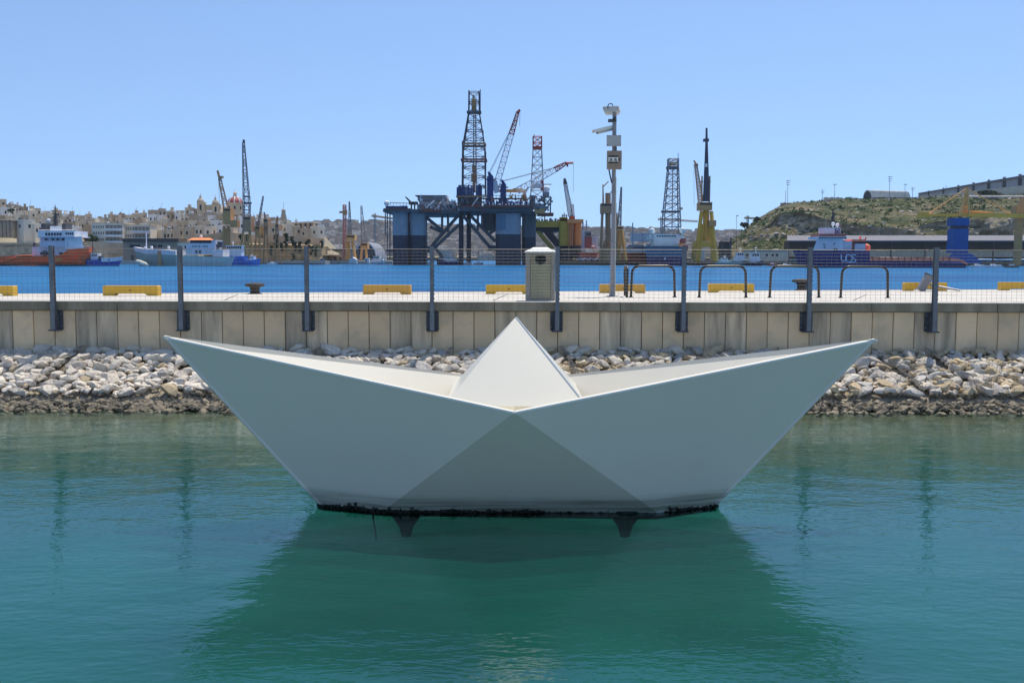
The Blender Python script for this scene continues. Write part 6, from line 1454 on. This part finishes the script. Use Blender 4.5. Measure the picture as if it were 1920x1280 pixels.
b = MB(); b.tube(p(1561.5, 428, 2), p(1561.5, 394, 2), .45, .25, 6); b.tube(p(1547, 411, 2), p(1560, 411.5, 2), .2, n=4); b.lattice(p(1561.5, 427, 2), p(1561.5, 405, 2), 1.1, .7, 7, .12); b.tube(p(1574, 423, 0), p(1578, 421, 0), .25, n=4); b.build('mast', FM['dark_grey'], t)
b = MB(); b.tube(p(1613, 449), p(1613, 443), .35, n=6); b.tube(p(1622, 450), p(1624, 445), .3, n=6); b.build('crane_post', FM['deck_red'], t)
yl = -7.14
def stroke(pts): 
    b = MB(); b.path([p(a_, c_, yl) for a_, c_ in pts], .17, 5); return b
stroke([(1577, 477)]+[(1577.2, 483)]+[(1582+4.8*cos(pi-i*pi/8), 485+5.5*sin(i*pi/8)) for i in range(0, 9)]+[(1587.2, 477)]).build('letter_u', FM['teal'] if False else mat('pale_blue_letter', (.50, .66, .85), .5), hl)
lm = bpy.data.materials['pale_blue_letter']
stroke([(1591.5+6.2*cos(2*pi*i/20), 484.5+7*sin(2*pi*i/20)) for i in range(21)]).build('letter_o', lm, hl)
stroke([(1604.5, 478.5), (1601, 477.2), (1597.5, 478.5), (1597, 481.5), (1600, 484), (1603.5, 486), (1604.8, 488.8), (1603, 491.2), (1598, 491.8), (1592, 491.5)]).build('letter_s', lm, hl)
# red dock hulls, service ship behind the yellow rig
A = At(448); p = A.p
t = thing('service_ship', 'grey ship with dark red and lilac deckhouse behind the yellow rig', 'ship', p(1110, 490))
hull(A, [(1088, 1088, 473, 498, 6, 5.5), (1120, 1120, 473, 498, 6, 5.5), (1128, 1126, 473, 498, 2, 1.5)], FM['dull_red'], t); block(A, t, 'dark_deckhouse', FM['dull_red'], [(1097, 1109, 444, 465, -3, 3)]); block(A, t, 'pale_deckhouse', LW, [(1109.3, 1120, 443, 468, -2, 3), (1091, 1097, 432, 470, -1, 3)])
hb_ = block(A, t, 'bridge', FM['mid_grey'], [(1098, 1109, 434, 444, -2, 3)]); winrow(A, hb_, 1099, 1108, 437, 441, -2, 2); block(A, t, 'stair_tower', SW, [(1118.5, 1121, 446, 470, -2.4, -2.05)])
b = MB(); b.tube(p(1099.5, 434), p(1099.5, 413), .25, n=5); b.tube(p(1093, 432), p(1093, 417), .3, n=5); b.tube(p(1096, 422), p(1103, 422), .12, n=4); b.build('mast', FM['mid_grey'], t)
t = thing('fibre_lifeboat', 'small pink and white lifeboat hanging over the boatyard', 'lifeboat', p(1112, 468, -7)); q = p(1112, 464.5, -7); b = MB(); b.ball(q, A.m(4), 10, 1.1); b.build('shell', FM['pink'], t, smooth=True); b = MB(); b.tube(p(1108.5, 466, -7), p(1108, 473, -7), .25, n=5); b.tube(p(1115, 466, -7), p(1114.5, 473, -7), .25, n=5); b.build('davit', SW, t)
A = At(452); p = A.p
t = thing('red_barge', 'long dull red barge hull with pale top edge beside the drill ship', 'barge', p(1185, 495))
hull(A, [(1152, 1152, 475, 500, 6, 5.6), (1180, 1180, 475, 500, 6, 5.6), (1216, 1216, 475, 500, 6, 5.6)], FM['dull_red'], t); block(A, t, 'pale_gunwale', SW, [(1154, 1216, 472, 474.8, -6.2, 5)]); block(A, t, 'boot_stripe', FM['navy'], [(1151.5, 1216.5, 492.5, 499, -6.1, -5.6)])
A = At(436); p = A.p
t = thing('tank_unit', 'pink red tank unit on the boatyard quay beside the camera pole', 'tank', p(1138, 492)); block(A, t, 'body', FM['pink'], [(1131, 1146, 481, 492, 0, 5)]); block(A, t, 'dark_top', FM['dark_grey'], [(1132, 1145, 477, 480.8, .5, 4.5)])
block(A, t, 'end_tower', FM['pink'], [(1120, 1124, 475, 491, 0, 3)])
# parked cars on the boatyard quay
def car(px, col, lab):
    A = At(433.5); q = A.p(px, 491.3); z = 1.71; t = thing('parked_car', lab, 'car', (q.x, A.Y, z), 'cars parked on the boatyard quay'); x = q.x; y = A.Y
    b = MB(); b.loft([[(x-2.1, y-.85, z+.3), (x+2.1, y-.85, z+.3), (x+2.1, y+.85, z+.3), (x-2.1, y+.85, z+.3)], [(x-2.05, y-.82, z+.85), (x+2.1, y-.82, z+.8), (x+2.1, y+.82, z+.8), (x-2.05, y+.82, z+.85)]]); b.loft([[(x-1.9, y-.78, z+.85), (x+1.1, y-.78, z+.85), (x+1.1, y+.78, z+.85), (x-1.9, y+.78, z+.85)], [(x-1.5, y-.65, z+1.42), (x+.3, y-.65, z+1.42), (x+.3, y+.65, z+1.42), (x-1.5, y+.65, z+1.42)]]); b.build('body', col, t)
    b = MB(); b.box(x-1.4, x-.5, y-.80, y-.74, z+.95, z+1.3); b.box(x-.4, x+.4, y-.80, y-.74, z+.95, z+1.3); stuff(b.build('windows', FM['far_glass'], t))
    for dx in (-1.3, 1.3):
        b = MB(); b.tube((x+dx, y-.9, z+.32), (x+dx, y-.7, z+.32), .32, n=10); b.build('wheel', FM['dark_grey'], t)
for px, c, lab in ((1083, OC, 'yellowish car at the left end of the boatyard quay'), (1091, SW, 'white van-like car second on the boatyard quay'), (1104, LW, 'pale silver car in the middle of the boatyard quay'), (1114, FM['lilac_white'], 'lilac grey car beside the tank unit'), (1126, SW, 'white car just left of the pink tank unit')): car(px, c, lab)
# junk and low boats along the waterline
def launch(px0, px1, py, Y, m, lab):
    A = At(Y); t = thing('small_boat', lab, 'boat', A.p((px0+px1)/2, py)); L_ = px1-px0
    hull(A, [(px0, px0+.5, py-3.6, py+1, .9, .7), (px0+L_*.6, px0+L_*.6, py-3.6, py+1, 1, .8), (px1, px1-1.5, py-4.6, py+1, .2, .1)], m, t); block(A, t, 'cuddy', SW, [(px0+L_*.35, px0+L_*.6, py-6, py-3.4, -.6, .6)])
for a_, c_, py, Y, m, lab in ((1822, 1846, 501, 352, SW, 'white open launch right of the offshore ship'), (1850, 1878, 501, 354, SW, 'white launch second from the right edge'), (1886, 1912, 501.5, 352, FM['dark_grey'], 'dark launch at the right edge below the ochre crane'), (1440, 1458, 499, 392, FM['dull_red'], 'small red launch left of the offshore ship bow'), (1462, 1484, 500, 388, SW, 'small white launch touching the offshore ship bow'), (798, 806, 496.5, 425, SW, 'tiny white boat beside the left rig columns'), (866, 885, 496.5, 428, SW, 'tiny white boat between the thin rig columns'), (888, 906, 496.5, 428, LW, 'tiny pale boat right of the thin rig columns'), (500, 520, 496.5, 425, SW, 'tiny white boat below the yellow cliff')): launch(a_, c_, py, Y, m, lab)
A = At(428); b = MB(); A.box(b, 511, 602, 493.8, 499, 0, 8); tag(b.build('pontoon', FM['dark_grey']), 'long low black pontoon at the foot of the yellow cliff', 'pontoon')
b = MB()
for k in range(70):
    px = rgr.uniform(1060, 1170); A = At(432.5+rgr.random()*4); A.box(b, px, px+rgr.uniform(1, 4), 492-rgr.uniform(1, 4), 492, 0, 1.5)
stuff(b.build('quay_clutter', FM['crane_brown']))
b = MB()
for k in range(90):
    px = rgr.choice([rgr.uniform(1345, 1490), rgr.uniform(1290, 1345), rgr.uniform(1820, 1915)]); A = At(437+rgr.random()*4); A.box(b, px, px+rgr.uniform(1, 5), 495-rgr.uniform(1, 6), 496.5, 0, 2)
stuff(b.build('yard_clutter', FM['mid_grey']))
A = At(460); t = thing('dock_tent', 'small white gabled tent on the dock by the arched hangar', 'tent', A.p(660, 494)); b = MB(); A.box(b, 654, 668, 487, 494, 0, 4); b.build('wall', SW, t); b = MB(); b.prism([A.p(653.5, 487, -.2), A.p(668.5, 487, -.2), A.p(661, 482, -.2)], (0, 4.4, 0)); b.build('roof', SW, t)
t = thing('container', 'small white container right of the dock tent', 'container', A.p(687, 494)); block(A, t, 'body', SW, [(684, 692, 483.5, 494, 0, 3)]); block(A, t, 'door', FM['mid_grey'], [(685, 688, 486, 494, -.1, -.01)])
t = thing('blue_container', 'blue container at the foot of the cliff near the dock office', 'container', At(446).p(603, 494)); block(At(446), t, 'body', FM['bright_blue'], [(600.5, 605.5, 484.5, 492, 0, 3)]); block(At(446), t, 'door', FM['tarp_blue'], [(601.5, 604.5, 486, 492, -.1, -.01)])
A = At(437); t = thing('scaffold_block', 'dark square scaffold tower behind the boats left of the scrub hill', 'scaffold', A.p(1358, 490)); b = MB(); derrick(b, A, lv(486, 1352.5, 1366.5, 453, 1352.5, 1366.5, 4), .9, d0=3); b.build('frame', FM['dark_grey'], t); block(A, t, 'floor', FM['dark_grey'], [(1352, 1367, 466, 474, 1, 5)])
A = At(438.5); t = thing('quay_house', 'low tan quay house behind the white harbour boats', 'building', A.p(1415, 492)); block(A, t, 'wall', FM['tan_wall'], [(1395, 1478, 471, 495, 0, 2.3)]);
for px in (1399, 1436, 1447, 1455): b = MB(); A.box(b, px, px+4, 476, 481, -.08, -.01); b.build('window', FM['far_glass'], t)
block(A, t, 'roof', FM['mid_grey'], [(1394, 1479, 469.6, 471, -.3, 2.5)])
